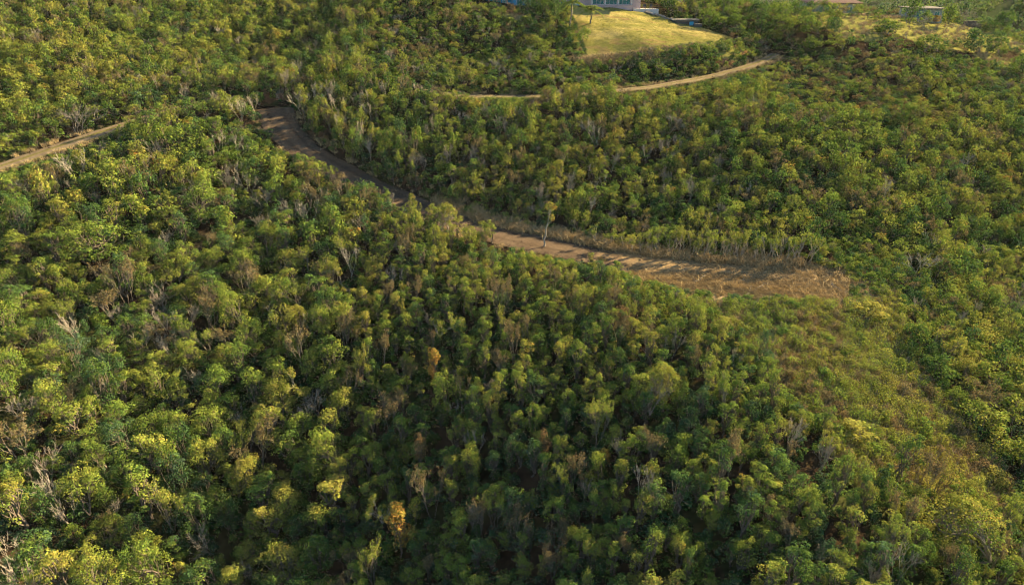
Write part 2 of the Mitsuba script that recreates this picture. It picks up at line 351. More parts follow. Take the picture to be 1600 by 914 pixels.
class Wood:
    def __init__(self):
        self.p0, self.p1, self.r0, self.r1 = [], [], [], []

    def seg(self, a, b, ra, rb):
        self.p0.append(a), self.p1.append(b), self.r0.append(ra), self.r1.append(rb)

    def limb(self, r, a, b, ra, rb, n=2, wob=0.07, sag=0.0):
        L = np.linalg.norm(b - a)
        t = np.linspace(0, 1, n + 1)[:, None]
        q = a + (b - a) * t
        q[1:-1] += r.normal(size=(n - 1, 3)) * wob * L
        q[:, 2] += sag * L * (t[:, 0] * (1 - t[:, 0])) * 4
        rr = np.linspace(ra, rb, n + 1)
        for i in range(n):
            self.seg(q[i], q[i + 1], rr[i], rr[i + 1])
        return q

    def mesh(self, k=4):
        return tubes(self.p0, self.p1, self.r0, self.r1, k)


def puff(r, c, rad, n, size, hue, jitter, flat=0.85, facing=0.75):
    d = unit(r.normal(size=(n, 3)))
    d[:, 2] = np.where((d[:, 2] < 0) & (r.random(n) < 0.55), -d[:, 2], d[:, 2])
    p = c + d * (rad * r.uniform(0.62, 1.06, (n, 1))) * [1, 1, flat]
    return cards(r, p, d * facing + [0, 0, 0.35] + r.normal(size=(n, 3)) * 0.30, size, hue + r.normal(size=n) * jitter, r.uniform(0.5, 1.45, n))


def join(parts):
    at = np.cumsum([0] + [len(p[0]) for p in parts])
    return np.vstack([p[0] for p in parts]), np.vstack([p[1] + a for p, a in zip(parts, at)]), np.vstack([p[2] for p in parts])


def leafy(seed, H=4.5, W=2.8, bottom=0.42, n=22, per=52, size=0.19, hue=0.62, jitter=0.09, lobe=0.27, bark=0.35, low=-0.25, trunks=1, segs=2):
    r = np.random.default_rng(seed)
    w, crown = Wood(), []
    zb = H * bottom
    u = 1 - r.random(n) ** 1.35 * 0.98
    prof = np.sin(math.pi * np.clip(0.10 + 0.80 * u, 0, 1)) ** 0.8
    th, q = r.uniform(0, 2 * math.pi, n), r.uniform(0.35, 1.12, n) ** 0.75
    stretch = r.uniform(0.8, 1.2)
    L = np.stack([np.cos(th) * q * prof * W * 0.40 * stretch, np.sin(th) * q * prof * W * 0.40 / stretch, zb + (H - zb) * (0.06 + 0.86 * u * r.uniform(0.86, 1.06, n))], -1)
    L[:, :2] += (r.normal(size=2) * W * 0.07) * u[:, None]
    az = np.arctan2(L[:, 1], L[:, 0])
    for k in range(trunks):
        fork = np.array([*(r.normal(size=2) * 0.09 * W * (1 + trunks * 0.5)), zb * r.uniform(0.55, 0.95)])
        w.limb(r, np.array([*(r.normal(size=2) * 0.05 * trunks), -0.35]), fork, 0.035 * H ** 0.9 / trunks ** 0.4, 0.024 * H ** 0.9 / trunks ** 0.4, 3, 0.05)
        mine = np.arange(len(L)) % trunks == k
        for s in range(5):
            q = L[mine & (np.floor((az + np.pi) / (2 * np.pi) * 5).astype(int) % 5 == s)]
            if len(q):
                node = fork + (q.mean(0) - fork) * 0.55
                w.limb(r, fork, node, 0.018 * H ** 0.9, 0.011 * H ** 0.9, 2, 0.08, 0.06)
                for e in q:
                    w.limb(r, node, e, 0.010 * H ** 0.9, 0.004 * H ** 0.9, segs, 0.1, 0.05)
    for c in L:
        lr = W * 0.5 * lobe * r.uniform(0.7, 1.35) * 1.3
        h = hue + r.normal() * jitter
        crown.append(puff(r, c, lr, int(per * r.uniform(0.7, 1.3)), size, h, jitter * 0.7))
    return w.mesh(2 + segs), bark, join(crown)


def grow(r, w, p, d, L, rad, level, kids, ang, up, shrink, tips, n=2):
    q = w.limb(r, p, p + d * L, rad, rad * 0.68, n, 0.06)
    if level == 0:
        tips.append((q[-1], d))
        return
    for _ in range(r.integers(kids[0], kids[1] + 1)):
        e = unit(d + unit(r.normal(size=3)) * math.tan(math.radians(ang * r.uniform(0.6, 1.3))) + [0, 0, up])
        grow(r, w, q[-1] if r.random() < 0.6 else q[-2] + (q[-1] - q[-2]) * r.uniform(0.2, 0.9), e, L * shrink * r.uniform(0.75, 1.2), rad * 0.62, level - 1, kids, ang, up, shrink, tips, n)


def bare(seed, H=4.0, stems=2, level=4, kids=(2, 3), ang=34, up=0.16, shrink=0.74, rad=0.05, bark=0.85, leaves=0, size=0.13, hue=1.75, jitter=0.08, lean=0.25, spray=0.3, twig_min=0.012):
    r = np.random.default_rng(seed)
    w, tips = Wood(), []
    for _ in range(stems):
        grow(r, w, np.array([*(r.normal(size=2) * 0.12), -0.3]), unit(np.array([*(r.normal(size=2) * lean), 1.0])), H * 0.31, rad / stems ** 0.35, level, kids, ang, up, shrink, tips)
    top = max(t[0][2] for t in tips)
    k = H / top
    w.p0, w.p1 = [a * k for a in w.p0], [a * k for a in w.p1]
    w.r0, w.r1 = np.maximum(w.r0, twig_min), np.maximum(w.r1, twig_min * 0.8)
    crown = None
    if leaves:
        i = r.integers(0, len(tips), leaves)
        c = np.array([tips[j][0] for j in i]) * k + unit(r.normal(size=(leaves, 3))) * spray * r.uniform(0.1, 1.0, (leaves, 1))
        crown = cards(r, c, np.array([tips[j][1] for j in i]) * 0.3 + [0, 0, 0.5] + r.normal(size=(leaves, 3)) * 0.6, size, hue + r.normal(size=leaves) * jitter, r.uniform(0.7, 1.3, leaves), 0.5)
    return w.mesh(3), bark, crown


def bush(seed, H=1.4, W=1.8, n=14, per=34, size=0.17, hue=0.3, jitter=0.08, stems=5, bark=0.4, lobe=0.3, twigs=0):
    r = np.random.default_rng(seed)
    w, crown = Wood(), []
    d = unit(r.normal(size=(n * 3, 3)))
    d = d[d[:, 2] > -0.05][:n]
    L = d * r.uniform(0.55, 1.0, (len(d), 1)) * [W * 0.4, W * 0.4, H * 0.72] + [0, 0, H * 0.12]
    for e in L[:stems]:
        w.limb(r, np.array([0, 0, -0.25]) + r.normal(size=3) * 0.06, e, 0.03, 0.012, 2, 0.1)
    for _ in range(twigs):
        e = unit(r.normal(size=3) + [0, 0, 1.0]) * [W * 0.5, W * 0.5, H * 1.12]
        w.limb(r, e * 0.2, e * r.uniform(0.8, 1.15), 0.014, 0.008, 2, 0.08)
    for c in L:
        crown.append(puff(r, c, W * lobe * 0.6 * r.uniform(0.7, 1.3), int(per * r.uniform(0.7, 1.3)), size, hue + r.normal() * jitter, jitter))
    return w.mesh(3), bark, join(crown)


def palm(seed, H=4.0, fronds=20, L=3.0, hue=0.5, bark=0.45):
    r = np.random.default_rng(seed)
    w, crown = Wood(), []
    top = np.array([r.normal() * 0.25, r.normal() * 0.25, H])
    w.limb(r, np.array([0, 0, -0.4]), top, 0.17, 0.10, 6, 0.02)
    for i in range(fronds):
        a, e = i * 2.399 + r.normal() * 0.15, r.uniform(-0.1, 1.3)
        t = np.linspace(0, 1, 11)
        run = L * (t * math.cos(e) * 0.95)
        rise = L * (t * math.sin(e) - 0.62 * t ** 2.2)
        q = top + np.stack([run * math.cos(a), run * math.sin(a), rise], 1)
        for j in range(10):
            w.seg(q[j], q[j + 1], 0.030 - 0.0025 * j, 0.028 - 0.0025 * j)
        side = np.array([-math.sin(a), math.cos(a), 0])
        for s in (-1, 1):
            for u in np.linspace(0.10, 1.0, 17):
                b = np.array([np.interp(u, t, q[:, k]) for k in range(3)])
                tan = unit(np.array([np.interp(min(u + 0.05, 1), t, q[:, k]) for k in range(3)]) - np.array([np.interp(max(u - 0.05, 0), t, q[:, k]) for k in range(3)]))
                ln = 0.75 * math.sin(math.pi * min(0.15 + u * 0.8, 1)) + 0.1
                end = b + (side * s * 0.8 + tan * 0.6) * ln - [0, 0, 0.28 * ln]
                wid = np.cross(unit(end - b), [0, 0, 1.0]) * 0.10
                h, o = hue + r.normal() * 0.12, r.uniform(0.8, 1.25)
                crown.append((np.array([b - wid * 0.6, b + wid * 0.6, (b + end) / 2 + wid, end]), np.array([[0, 1, 2], [0, 2, 3]]), np.tile([h, o], (4, 1))))
    return w.mesh(5), bark, join(crown)


def grass_clump(seed, n=40, H=0.9, W=0.5, tone=0.6):
    r = np.random.default_rng(seed)
    b = np.concatenate([r.normal(size=(n, 2)) * W * 0.4, np.full((n, 1), -0.08)], 1)
    d = unit(np.concatenate([r.normal(size=(n, 2)) * 0.38, np.ones((n, 1))], 1))
    L = H * r.uniform(0.5, 1.15, (n, 1))
    m = b + d * L * 0.6
    e = b + d * L + np.concatenate([r.normal(size=(n, 2)) * 0.16 * H, np.zeros((n, 1))], 1)
    s = unit(np.cross(d, r.normal(size=(n, 3)))) * 0.022
    v = np.stack([b - s, b + s, m + s, m - s, e], 1).reshape(-1, 3)
    f = (np.array([[0, 1, 2], [0, 2, 3], [3, 2, 4]])[None] + (np.arange(n) * 5)[:, None, None]).reshape(-1, 3)
    return v, f, np.repeat(np.stack([tone + r.normal(size=n) * 0.2, np.ones(n)], -1), 5, axis=0)


GROUPS = {}


def group(name, made, shifts=(0.0,), trunk='trunk', crown='crown'):
    if name.split('-')[0] in ('feather', 'farfeather', 'bare', 'sapling', 'spread'):
        trunk, crown = 'branches', 'leaves'
    if 'bush' in name or name.split('-')[0] in ('under', 'scrub'):
        trunk, crown = 'stems', 'leaves'
    wood, bark, leaves = made
    for j, sft in enumerate(shifts):
        g = {'type': 'shapegroup'}
        g[trunk] = mikit.ply(wood, 'bark', uv=np.tile([bark, 0.5], (len(wood[0]), 1)))
        if leaves is not None:
            uv = leaves[2].copy()
            uv[:, 0] += sft
            g[crown] = mikit.ply(leaves[:2], 'leaf', uv=uv)
        key = f'{name}_{j}'
        scene['proto_' + key] = g
        GROUPS.setdefault(name.split('-')[0], []).append('proto_' + key)


TINTS = (-0.32, -0.04, 0.12)
for i in range(6):
    group(f'round-{i}', leafy(100 + i, H=4.4, W=3.0, bottom=0.12, n=25, per=58, size=0.15, bark=0.2, hue=0.66, lobe=0.25, trunks=1 + i % 2), TINTS)
for i in range(5):
    group(f'narrow-{i}', leafy(200 + i, H=5.2, W=2.1, bottom=0.14, n=22, per=50, size=0.13, hue=0.72, lobe=0.25, bark=0.2), TINTS)
for i in range(3):
    group(f'broad-{i}', leafy(300 + i, H=4.4, W=4.8, bottom=0.14, n=44, per=56, size=0.16, hue=0.67, lobe=0.165, bark=0.25, trunks=3), TINTS)
for i in range(5):
    group(f'farround-{i}', leafy(400 + i, H=3.6, W=2.8, bottom=0.08, n=17, per=22, size=0.27, hue=0.68, lobe=0.31, bark=0.2, segs=1, trunks=1 + i % 2), TINTS)
for i in range(5):
    group(f'feather-{i}', bare(500 + i, H=4.2, stems=3, level=4, kids=(2, 3), ang=24, up=0.22, rad=0.06, bark=0.4, leaves=950, size=0.16, hue=1.68, jitter=0.12, spray=0.3, lean=0.3), (-0.9, 0.0))
for i in range(3):
    group(f'farfeather-{i}', bare(520 + i, H=3.4, stems=3, level=3, kids=(2, 3), ang=26, up=0.2, rad=0.06, bark=0.4, leaves=520, size=0.22, hue=1.68, jitter=0.12, spray=0.38, lean=0.35, twig_min=0.018), (-0.92, 0.0))
for i in range(6):
    group(f'bare-{i}', bare(600 + i, H=3.6, stems=2 + i % 3, level=4, kids=(2, 3), ang=30, up=0.14, rad=0.055, bark=(1.0, 0.85, 0.65)[i % 3], leaves=120, size=0.11, hue=(2.0, 1.75, 2.2)[i % 3], lean=0.3, twig_min=0.014), (0.0,))
for i in range(4):
    group(f'bush-{i}', bush(700 + i, H=1.9, W=2.3, n=18, per=34, size=0.18, hue=0.42), (-0.14, 0.0, 0.18))
for i in range(4):
    group(f'farbush-{i}', bush(710 + i, H=1.9, W=2.3, n=13, per=19, size=0.26, hue=0.45, stems=3), (-0.14, 0.0, 0.18))
for i in range(3):
    group(f'under-{i}', bush(720 + i, H=1.15, W=2.0, n=9, per=19, size=0.22, hue=0.32, stems=2), (-0.1, 0.08))
for i in range(5):
    group(f'scrub-{i}', bush(740 + i, H=1.15, W=2.3, n=13, per=24, size=0.165, hue=(0.70, 0.76, 0.82, 0.87, 1.7)[i], jitter=0.05, twigs=22, bark=0.6), (0.0, -0.09))
for i in range(3):
    group(f'brownbush-{i}', bush(760 + i, H=1.7, W=1.9, n=14, per=26, size=0.17, hue=(0.80, 1.62, 1.56)[i], jitter=0.05, twigs=8, bark=0.5), (0.0,))
for i in range(5):
    group(f'sapling-{i}', bare(800 + i, H=2.7, stems=1 + i % 2, level=2, kids=(2, 3), ang=26, up=0.3, rad=0.045, bark=0.8, leaves=190, size=0.16, hue=0.80, jitter=0.1, spray=0.3, lean=0.12, shrink=0.6, twig_min=0.016), (0.0,))
for i in range(3):
    group(f'rust-{i}', leafy(820 + i, H=3.6, W=2.4, bottom=0.25, n=22, per=46, size=0.19, hue=(1.13, 1.5, 0.98)[i], jitter=0.05, trunks=2), (0.0,))
for i in range(4):
    group(f'clear-{i}', leafy(840 + i, H=3.6, W=4.6, segs=1, bottom=0.1 + 0.18 * (i % 2), n=36, per=26, size=0.30, hue=0.50, lobe=0.22, low=-0.35, trunks=2, jitter=0.07), (-0.12, 0.06))
for i in range(2):
    group(f'palm-{i}', palm(860 + i, H=(4.6, 3.4)[i], hue=(0.55, 0.72)[i]), (0.0,), crown='fronds')
group('smallpalm-0', palm(866, H=1.1, fronds=12, L=1.7, hue=0.8), (0.0,), crown='fronds')
for i in range(2):
    group(f'dome-{i}', leafy(870 + i, H=4.2, W=5.4, bottom=0.2, n=90, per=40, size=0.155, hue=0.80, lobe=0.13, trunks=4, jitter=0.10, bark=0.6), (0.0,))
for i in range(2):
    group(f'spread-{i}', bare(880 + i, H=4.3, stems=1, level=5, kids=(2, 3), ang=34, up=0.05, rad=0.10, bark=0.85, leaves=1500, size=0.15, hue=0.86, jitter=0.12, spray=0.28, lean=0.08, shrink=0.72), (0.0,))

# ---------------------------------------------------------------- where plants stand
SCRUB = np.array([(23.1, 62.3), (35.5, 63.5), (42.1, 67.3), (38.1, 56.7), (38.5, 48.9), (40.5, 43.3), (39.5, 38.1), (33.0, 38.3), (27.3, 38.7), (24.1, 37.0), (24.2, 41.9), (20.6, 44.7), (22.4, 51.3), (18.5, 57.5), (18.5, 63.5)])
DEBRIS = np.array([(13.0, 72.0), (20.0, 72.5), (30.1, 71.5), (37.6, 71.2), (37.6, 67.0), (34.6, 62.9), (30.4, 63.2), (24.1, 64.6), (18.4, 67.4), (14, 70)])
HOUSES = [(-9, 5, 152.5, 170), (7, 34, 155.5, 172), (69, 82, 169, 182), (88, 99, 163, 173), (33, 39.5, 150.5, 154.5), (103.5, 109.5, 166.5, 171)]
FAMILY = {  # width and height of each prototype family
    'round': (3.0, 4.4), 'narrow': (2.1, 5.2), 'broad': (4.8, 4.4), 'farround': (2.8, 3.6), 'feather': (3.4, 4.2), 'farfeather': (3.0, 3.4), 'bare': (3.2, 3.6), 'bush': (2.3, 1.9), 'farbush': (2.3, 1.9), 'under': (2.0, 1.15), 'scrub': (2.3, 1.15),
    'brownbush': (1.9, 1.7), 'sapling': (1.3, 2.7), 'rust': (2.4, 3.6), 'clear': (4.6, 3.6), 'palm': (4.4, 4.6), 'smallpalm': (3.2, 2.0), 'dome': (5.4, 4.2), 'spread': (4.6, 4.3)}
KIND = {'round': 'leafy_tree', 'narrow': 'leafy_tree', 'broad': 'leafy_tree', 'farround': 'leafy_tree', 'clear': 'leafy_tree', 'dome': 'leafy_tree', 'rust': 'leafy_tree', 'feather': 'feathery_tree', 'farfeather': 'feathery_tree', 'spread': 'feathery_tree',
        'bare': 'bare_tree', 'bush': 'bush', 'farbush': 'bush', 'brownbush': 'bush', 'under': 'undergrowth', 'scrub': 'vine_scrub', 'sapling': 'sapling', 'palm': 'palm_tree', 'smallpalm': 'palm_tree'}
plants = []


def plant(x, y, fam, W, H=None, label=None, rot=None, pick=None, sink=0.0):
    w0, h0 = FAMILY[fam]
    protos = GROUPS[fam]
    p = protos[int(rng.integers(len(protos))) if pick is None else pick % len(protos)]
    s = W / w0
    sz = (H / h0) if H else s
    plants.append(dict(x=x, y=y, fam=fam, W=W, H=sz * h0, s=s, sz=sz, proto=p, rot=rng.uniform(0, 360) if rot is None else rot, tilt=rng.normal() * 3.0, label=label, sink=sink))


# plants that the eye picks out: (family, x, y, crown width, height, label, prototype)
MARKS = [
    ('rust', -8.8, 39.2, 2.5, 4.8, 'rust-orange leafy tree glowing against dark gaps near the bottom edge', 0),
    ('spread', -10.9, 41.8, 3.3, 4.8, 'pale olive spreading tree just above the rust-orange tree, grey trunk showing', 0),
    ('spread', -21.0, 57.2, 4.3, 4.6, 'wide flat-topped tree with pale fanning branches standing over dark gaps at left', 1),
    ('spread', -7.7, 61.3, 4.4, 4.4, 'broad pale olive tree with twiggy left side, alone above the dark central stand', 0),
    ('spread', -27.9, 67.9, 4.6, 4.8, 'pale fan-shaped tree with short grey trunk, below the hidden bend of the track', 1),
    ('bare', -39.6, 68.9, 4.3, 3.4, 'leafless pinkish-grey tangle of twigs among olive crowns at middle left', 2),
    ('bare', -33.9, 89.0, 4.2, 3.6, 'pinkish leafless tree left of the dirt track', 5),
    ('bare', -27.2, 86.1, 3.6, 3.8, 'grey leafless tree just downhill of the dirt track bend', 1),
    ('bare', -65.5, 102.5, 5.4, 4.6, 'large pinkish bare tree beside the pale track at far left', 2),
    ('bare', -58.3, 88.6, 4.8, 4.4, 'grey bare tree leaning below the pale track at far left', 1),
    ('spread', -21.8, 102.9, 3.4, 4.6, 'pale round-headed tree on a thin white trunk on the shaded slope', 0),
    ('bare', -34.2, 111.9, 4.2, 4.2, 'leftmost of the whitish bare trees on the corner inside the track bend', 0),
    ('bare', -31.4, 112.7, 4.2, 4.2, 'middle one of the whitish bare trees on the corner inside the track bend', 3),
    ('bare', -28.5, 111.5, 4.2, 4.0, 'rightmost of the whitish bare trees on the corner inside the track bend', 0),
    ('dome', -8.6, 83.2, 3.4, 3.9, 'round pale green tree standing over the shaded dirt track', 0),
    ('bare', 47.2, 71.8, 4.4, 3.8, 'white branched bare tree right of the end of the dirt track', 0),
    ('bare', 67.9, 97.6, 5.6, 3.6, 'wide grey tangle of bare branches at the right edge', 4),
    ('feather', 42.5, 49.2, 3.2, 3.4, 'silvery grey feathery bush at the right edge beside olive scrub', 1),
    ('bare', 23.7, 29.3, 2.2, 3.2, 'grey bare bush at the bottom edge right of centre', 4),
    ('bare', 20.5, 39.7, 2.6, 3.2, 'grey twiggy bare tree at the left margin of the olive scrub', 1),
    ('rust', -2.3, 33.0, 1.6, 3.2, 'small golden-yellow tree at the bottom edge near centre', 2),
    ('broad', -16.6, 48.4, 4.9, 5.2, 'largest golden-olive domed tree in the lower left of the stand', 4),
    ('dome', 30.5, 34.2, 6.2, 4.4, 'huge feathery olive dome at the bottom right', 1),
    ('feather', -42.9, 47.2, 4.4, 4.6, 'large pale feathery tree near the left edge in the lower third', 1),
    ('bare', -46.3, 62.5, 3.0, 4.2, 'slanting bare grey tree near the left edge at mid height', 1),
    ('feather', -45.1, 67.5, 4.2, 4.0, 'pale olive feathery tree left of the pinkish leafless tangle', 3),
    ('feather', -11.7, 52.0, 3.2, 4.2, 'pale feathery tree left of centre in the lower stand', 5),
    ('spread', -19.0, 71.7, 4.0, 4.0, 'pale olive broad tree below the bend of the dirt track', 1),
    ('bare', -13.8, 71.9, 2.9, 3.2, 'grey bare tree beside the pale olive broad tree below the track bend', 1),
    ('dome', 12.0, 46.2, 3.6, 4.4, 'round pale green dome near the left margin of the olive scrub', 0),
    ('rust', 26.4, 41.7, 2.8, 1.9, 'golden-orange bush inside the olive scrub at right', 2),
    ('rust', 35.9, 60.7, 3.6, 2.2, 'golden-yellow bush just below the end of the dirt track', 2),
    ('broad', -40.2, 85.3, 6.8, 5.2, 'wide domed olive tree below the pale track at left', 1),
    ('broad', -49.9, 75.1, 8.2, 5.8, 'widest mid-green domed tree on the left side', 4),
    ('round', -58.0, 73.9, 3.6, 4.2, 'bright olive dome touching the left edge', 5),
    ('bare', 12.6, 101.9, 4.0, 4.4, 'whitish twiggy tree in the middle of the shaded slope', 0),
    ('bare', 24.3, 89.0, 3.4, 3.8, 'grey bare tree on the slope above the row of saplings', 1),
    ('round', -35.3, 56.3, 3.0, 4.6, 'golden-green round tree at left beside a dark gap', 2),
    ('bare', -32.5, 58.2, 2.2, 3.0, 'small grey bare tree standing in a dark gap at left', 1),
    ('bare', -40.1, 45.1, 2.8, 3.6, 'pinkish leafless tree in the lower left, below the large feathery tree', 2),
    ('bare', -45.1, 50.8, 3.8, 3.6, 'pinkish bare tree at the left edge in the lower half', 5),
    ('bare', -18.9, 54.0, 3.0, 2.8, 'grey bare twigs sunk in a dark gap below the flat-topped tree', 4),
    ('bare', -36.6, 41.8, 2.3, 3.2, 'grey bare tree near the bottom left corner', 1),
    ('bare', -25.3, 41.7, 2.2, 3.2, 'grey bare tree near the bottom edge left of centre', 4),
    ('rust', -8.0, 46.7, 1.4, 4.0, 'narrow brown-leaved tree in the lower stand near centre', 1),
    ('rust', 2.6, 43.5, 1.1, 3.4, 'slim reddish-brown tree right of the narrow brown-leaved one', 1),
    ('rust', 38.9, 42.1, 2.2, 1.8, 'bright yellow bush near the right edge low in the picture', 2),
    ('round', -6.4, 52.1, 2.9, 4.8, 'golden round tree near centre of the lower stand', 2),
    ('clear', 85.0, 156.5, 4.2, 5.0, 'tall dark round tree with a bare trunk on the upper right clearing', 2),
    ('clear', 95.0, 159.5, 3.8, 4.6, 'second round tree with a bare trunk, right of the taller one on the clearing', 3),
    ('clear', 90.4, 141.7, 5.4, 4.2, 'dark olive dome below the upper right clearing', 0),
    ('clear', 95.3, 142.5, 4.8, 4.4, 'blue-green dome beside the dark olive dome at upper right', 4),
    ('clear', 81.0, 139.3, 5.9, 2.9, 'low wide dark bush dome below the bare bush on the clearing', 1),
    ('clear', 75.4, 146.2, 6.2, 2.6, 'low spreading bush mass at the left edge of the upper right clearing', 5),
    ('clear', 112.0, 166.0, 5.2, 5.0, 'tall dome at the right edge near the top corner', 2),
    ('clear', 107.0, 163.5, 4.3, 2.9, 'flat dark tree right of the grass clearing at upper right', 4),
    ('bush', 83.5, 129.1, 3.2, 2.0, 'bright green clipped-looking bush below the small grass patch, left one', 2),
    ('bush', 86.6, 129.6, 3.0, 1.9, 'bright green clipped-looking bush below the small grass patch, right one', 5),
    ('clear', 95.5, 133.6, 5.4, 3.6, 'pale olive dome at the right edge below the upper right clearing', 3),
    ('palm', 67.8, 160.0, 3.9, 3.4, 'palm tree at the top edge left of the upper right clearing', 1),
    ('clear', 64.8, 146.0, 3.6, 2.8, 'dark round bush below the palm at the top edge', 0),
    ('clear', 60.6, 159.0, 4.7, 3.4, 'dark bush at the top edge right of the utility pole', 4),
    ('bare', 88.8, 155.6, 3.8, 2.5, 'grey bare bush between the two round trees on the clearing', 4),
    ('bare', 97.0, 157.4, 3.6, 2.0, 'low pinkish bare bush below the second round tree on the clearing', 2),
    ('bare', 104.0, 167.5, 5.0, 4.0, 'pinkish bare tree against the far blue hill', 5),
    ('palm', 11.4, 144.4, 5.0, 4.6, 'taller palm with ragged fronds in front of the pink house', 0),
    ('palm', 15.6, 145.2, 4.6, 3.6, 'shorter palm with drooping fronds at the edge of the lawn', 1),
    ('smallpalm', 2.8, 146.4, 3.0, 2.2, 'small palm below the blue wall, right one', 0),
    ('smallpalm', -0.8, 146.0, 2.6, 2.0, 'small palm below the blue wall, left one', 0),
    ('clear', 60.5, 147.5, 5.8, 3.4, 'large pale green bush mass above the brown-topped bushes', 5),
    ('clear', 52.5, 155.5, 5.6, 4.2, 'large dark green bush below the utility pole', 2),
    ('clear', 46.5, 151.5, 4.4, 3.0, 'round green bush right of the lawn tip', 3),
    ('clear', 55.5, 150.0, 4.6, 3.6, 'olive bush beside the top end of the pale track', 1),
    ('bush', 13.6, 137.2, 3.2, 3.0, 'bright green bush at the left edge of the lawn', 2),
    ('clear', 3.4, 151.5, 3.4, 3.2, 'leafy tree screening the blue wing, just left of the palms', 2),
    ('clear', 6.4, 150.2, 3.6, 4.0, 'dense tree between the blue house and the taller palm', 5),
    ('clear', 8.8, 148.6, 3.4, 3.6, 'dark green tree touching the left side of the taller palm', 0),
    ('clear', 9.6, 153.0, 3.4, 4.2, 'leafy tree against the pink house wall behind the taller palm', 3),
    ('clear', -9.5, 152.0, 4.4, 3.2, 'leafy tree at the left end of the blue house', 1),
    ('clear', 91.6, 162.2, 3.2, 2.4, 'green bush in front of the small grey house', 1),
    ('rust', 94.6, 163.4, 2.6, 1.9, 'orange-tinged bush in front of the small grey house', 0),
    ('bare', -22.8, 109.9, 3.0, 3.6, 'whitish bare tree above the pale round-headed tree on the shaded slope', 3),
    ('bare', 24.1, 105.7, 3.0, 3.2, 'grey bare tree high on the shaded slope right of centre', 4),
    ('bare', 14.3, 96.1, 2.8, 3.2, 'grey bare tree at the middle of the shaded slope', 1),
    ('bare', 8.0, 90.9, 2.2, 2.8, 'small whitish bare tree low on the shaded slope above the lone tree', 0),
]
for f, x, y, W, H, lab, pk in MARKS:
    plant(x, y, f, W, H, lab, pick=pk)
N_MARKS = len(plants)

# saplings left standing along the cut bank of the dirt track
for k, x in enumerate(np.concatenate([np.arange(11.0, 35.4, 0.74), np.arange(18, 35, 1.1)])):
    x = x + rng.normal() * 0.22
    y = np.interp(x, LOWER_TRACK[::-1, 0], LOWER_TRACK[::-1, 1]) + 3.0 + (0.9 if k > 32 else 0) + abs(rng.normal()) * 0.45
    plant(x, y, 'sapling', rng.uniform(1.1, 1.6), rng.uniform(2.6, 3.7) * (0.8 if x < 16 else 1))
N_SAP = len(plants)


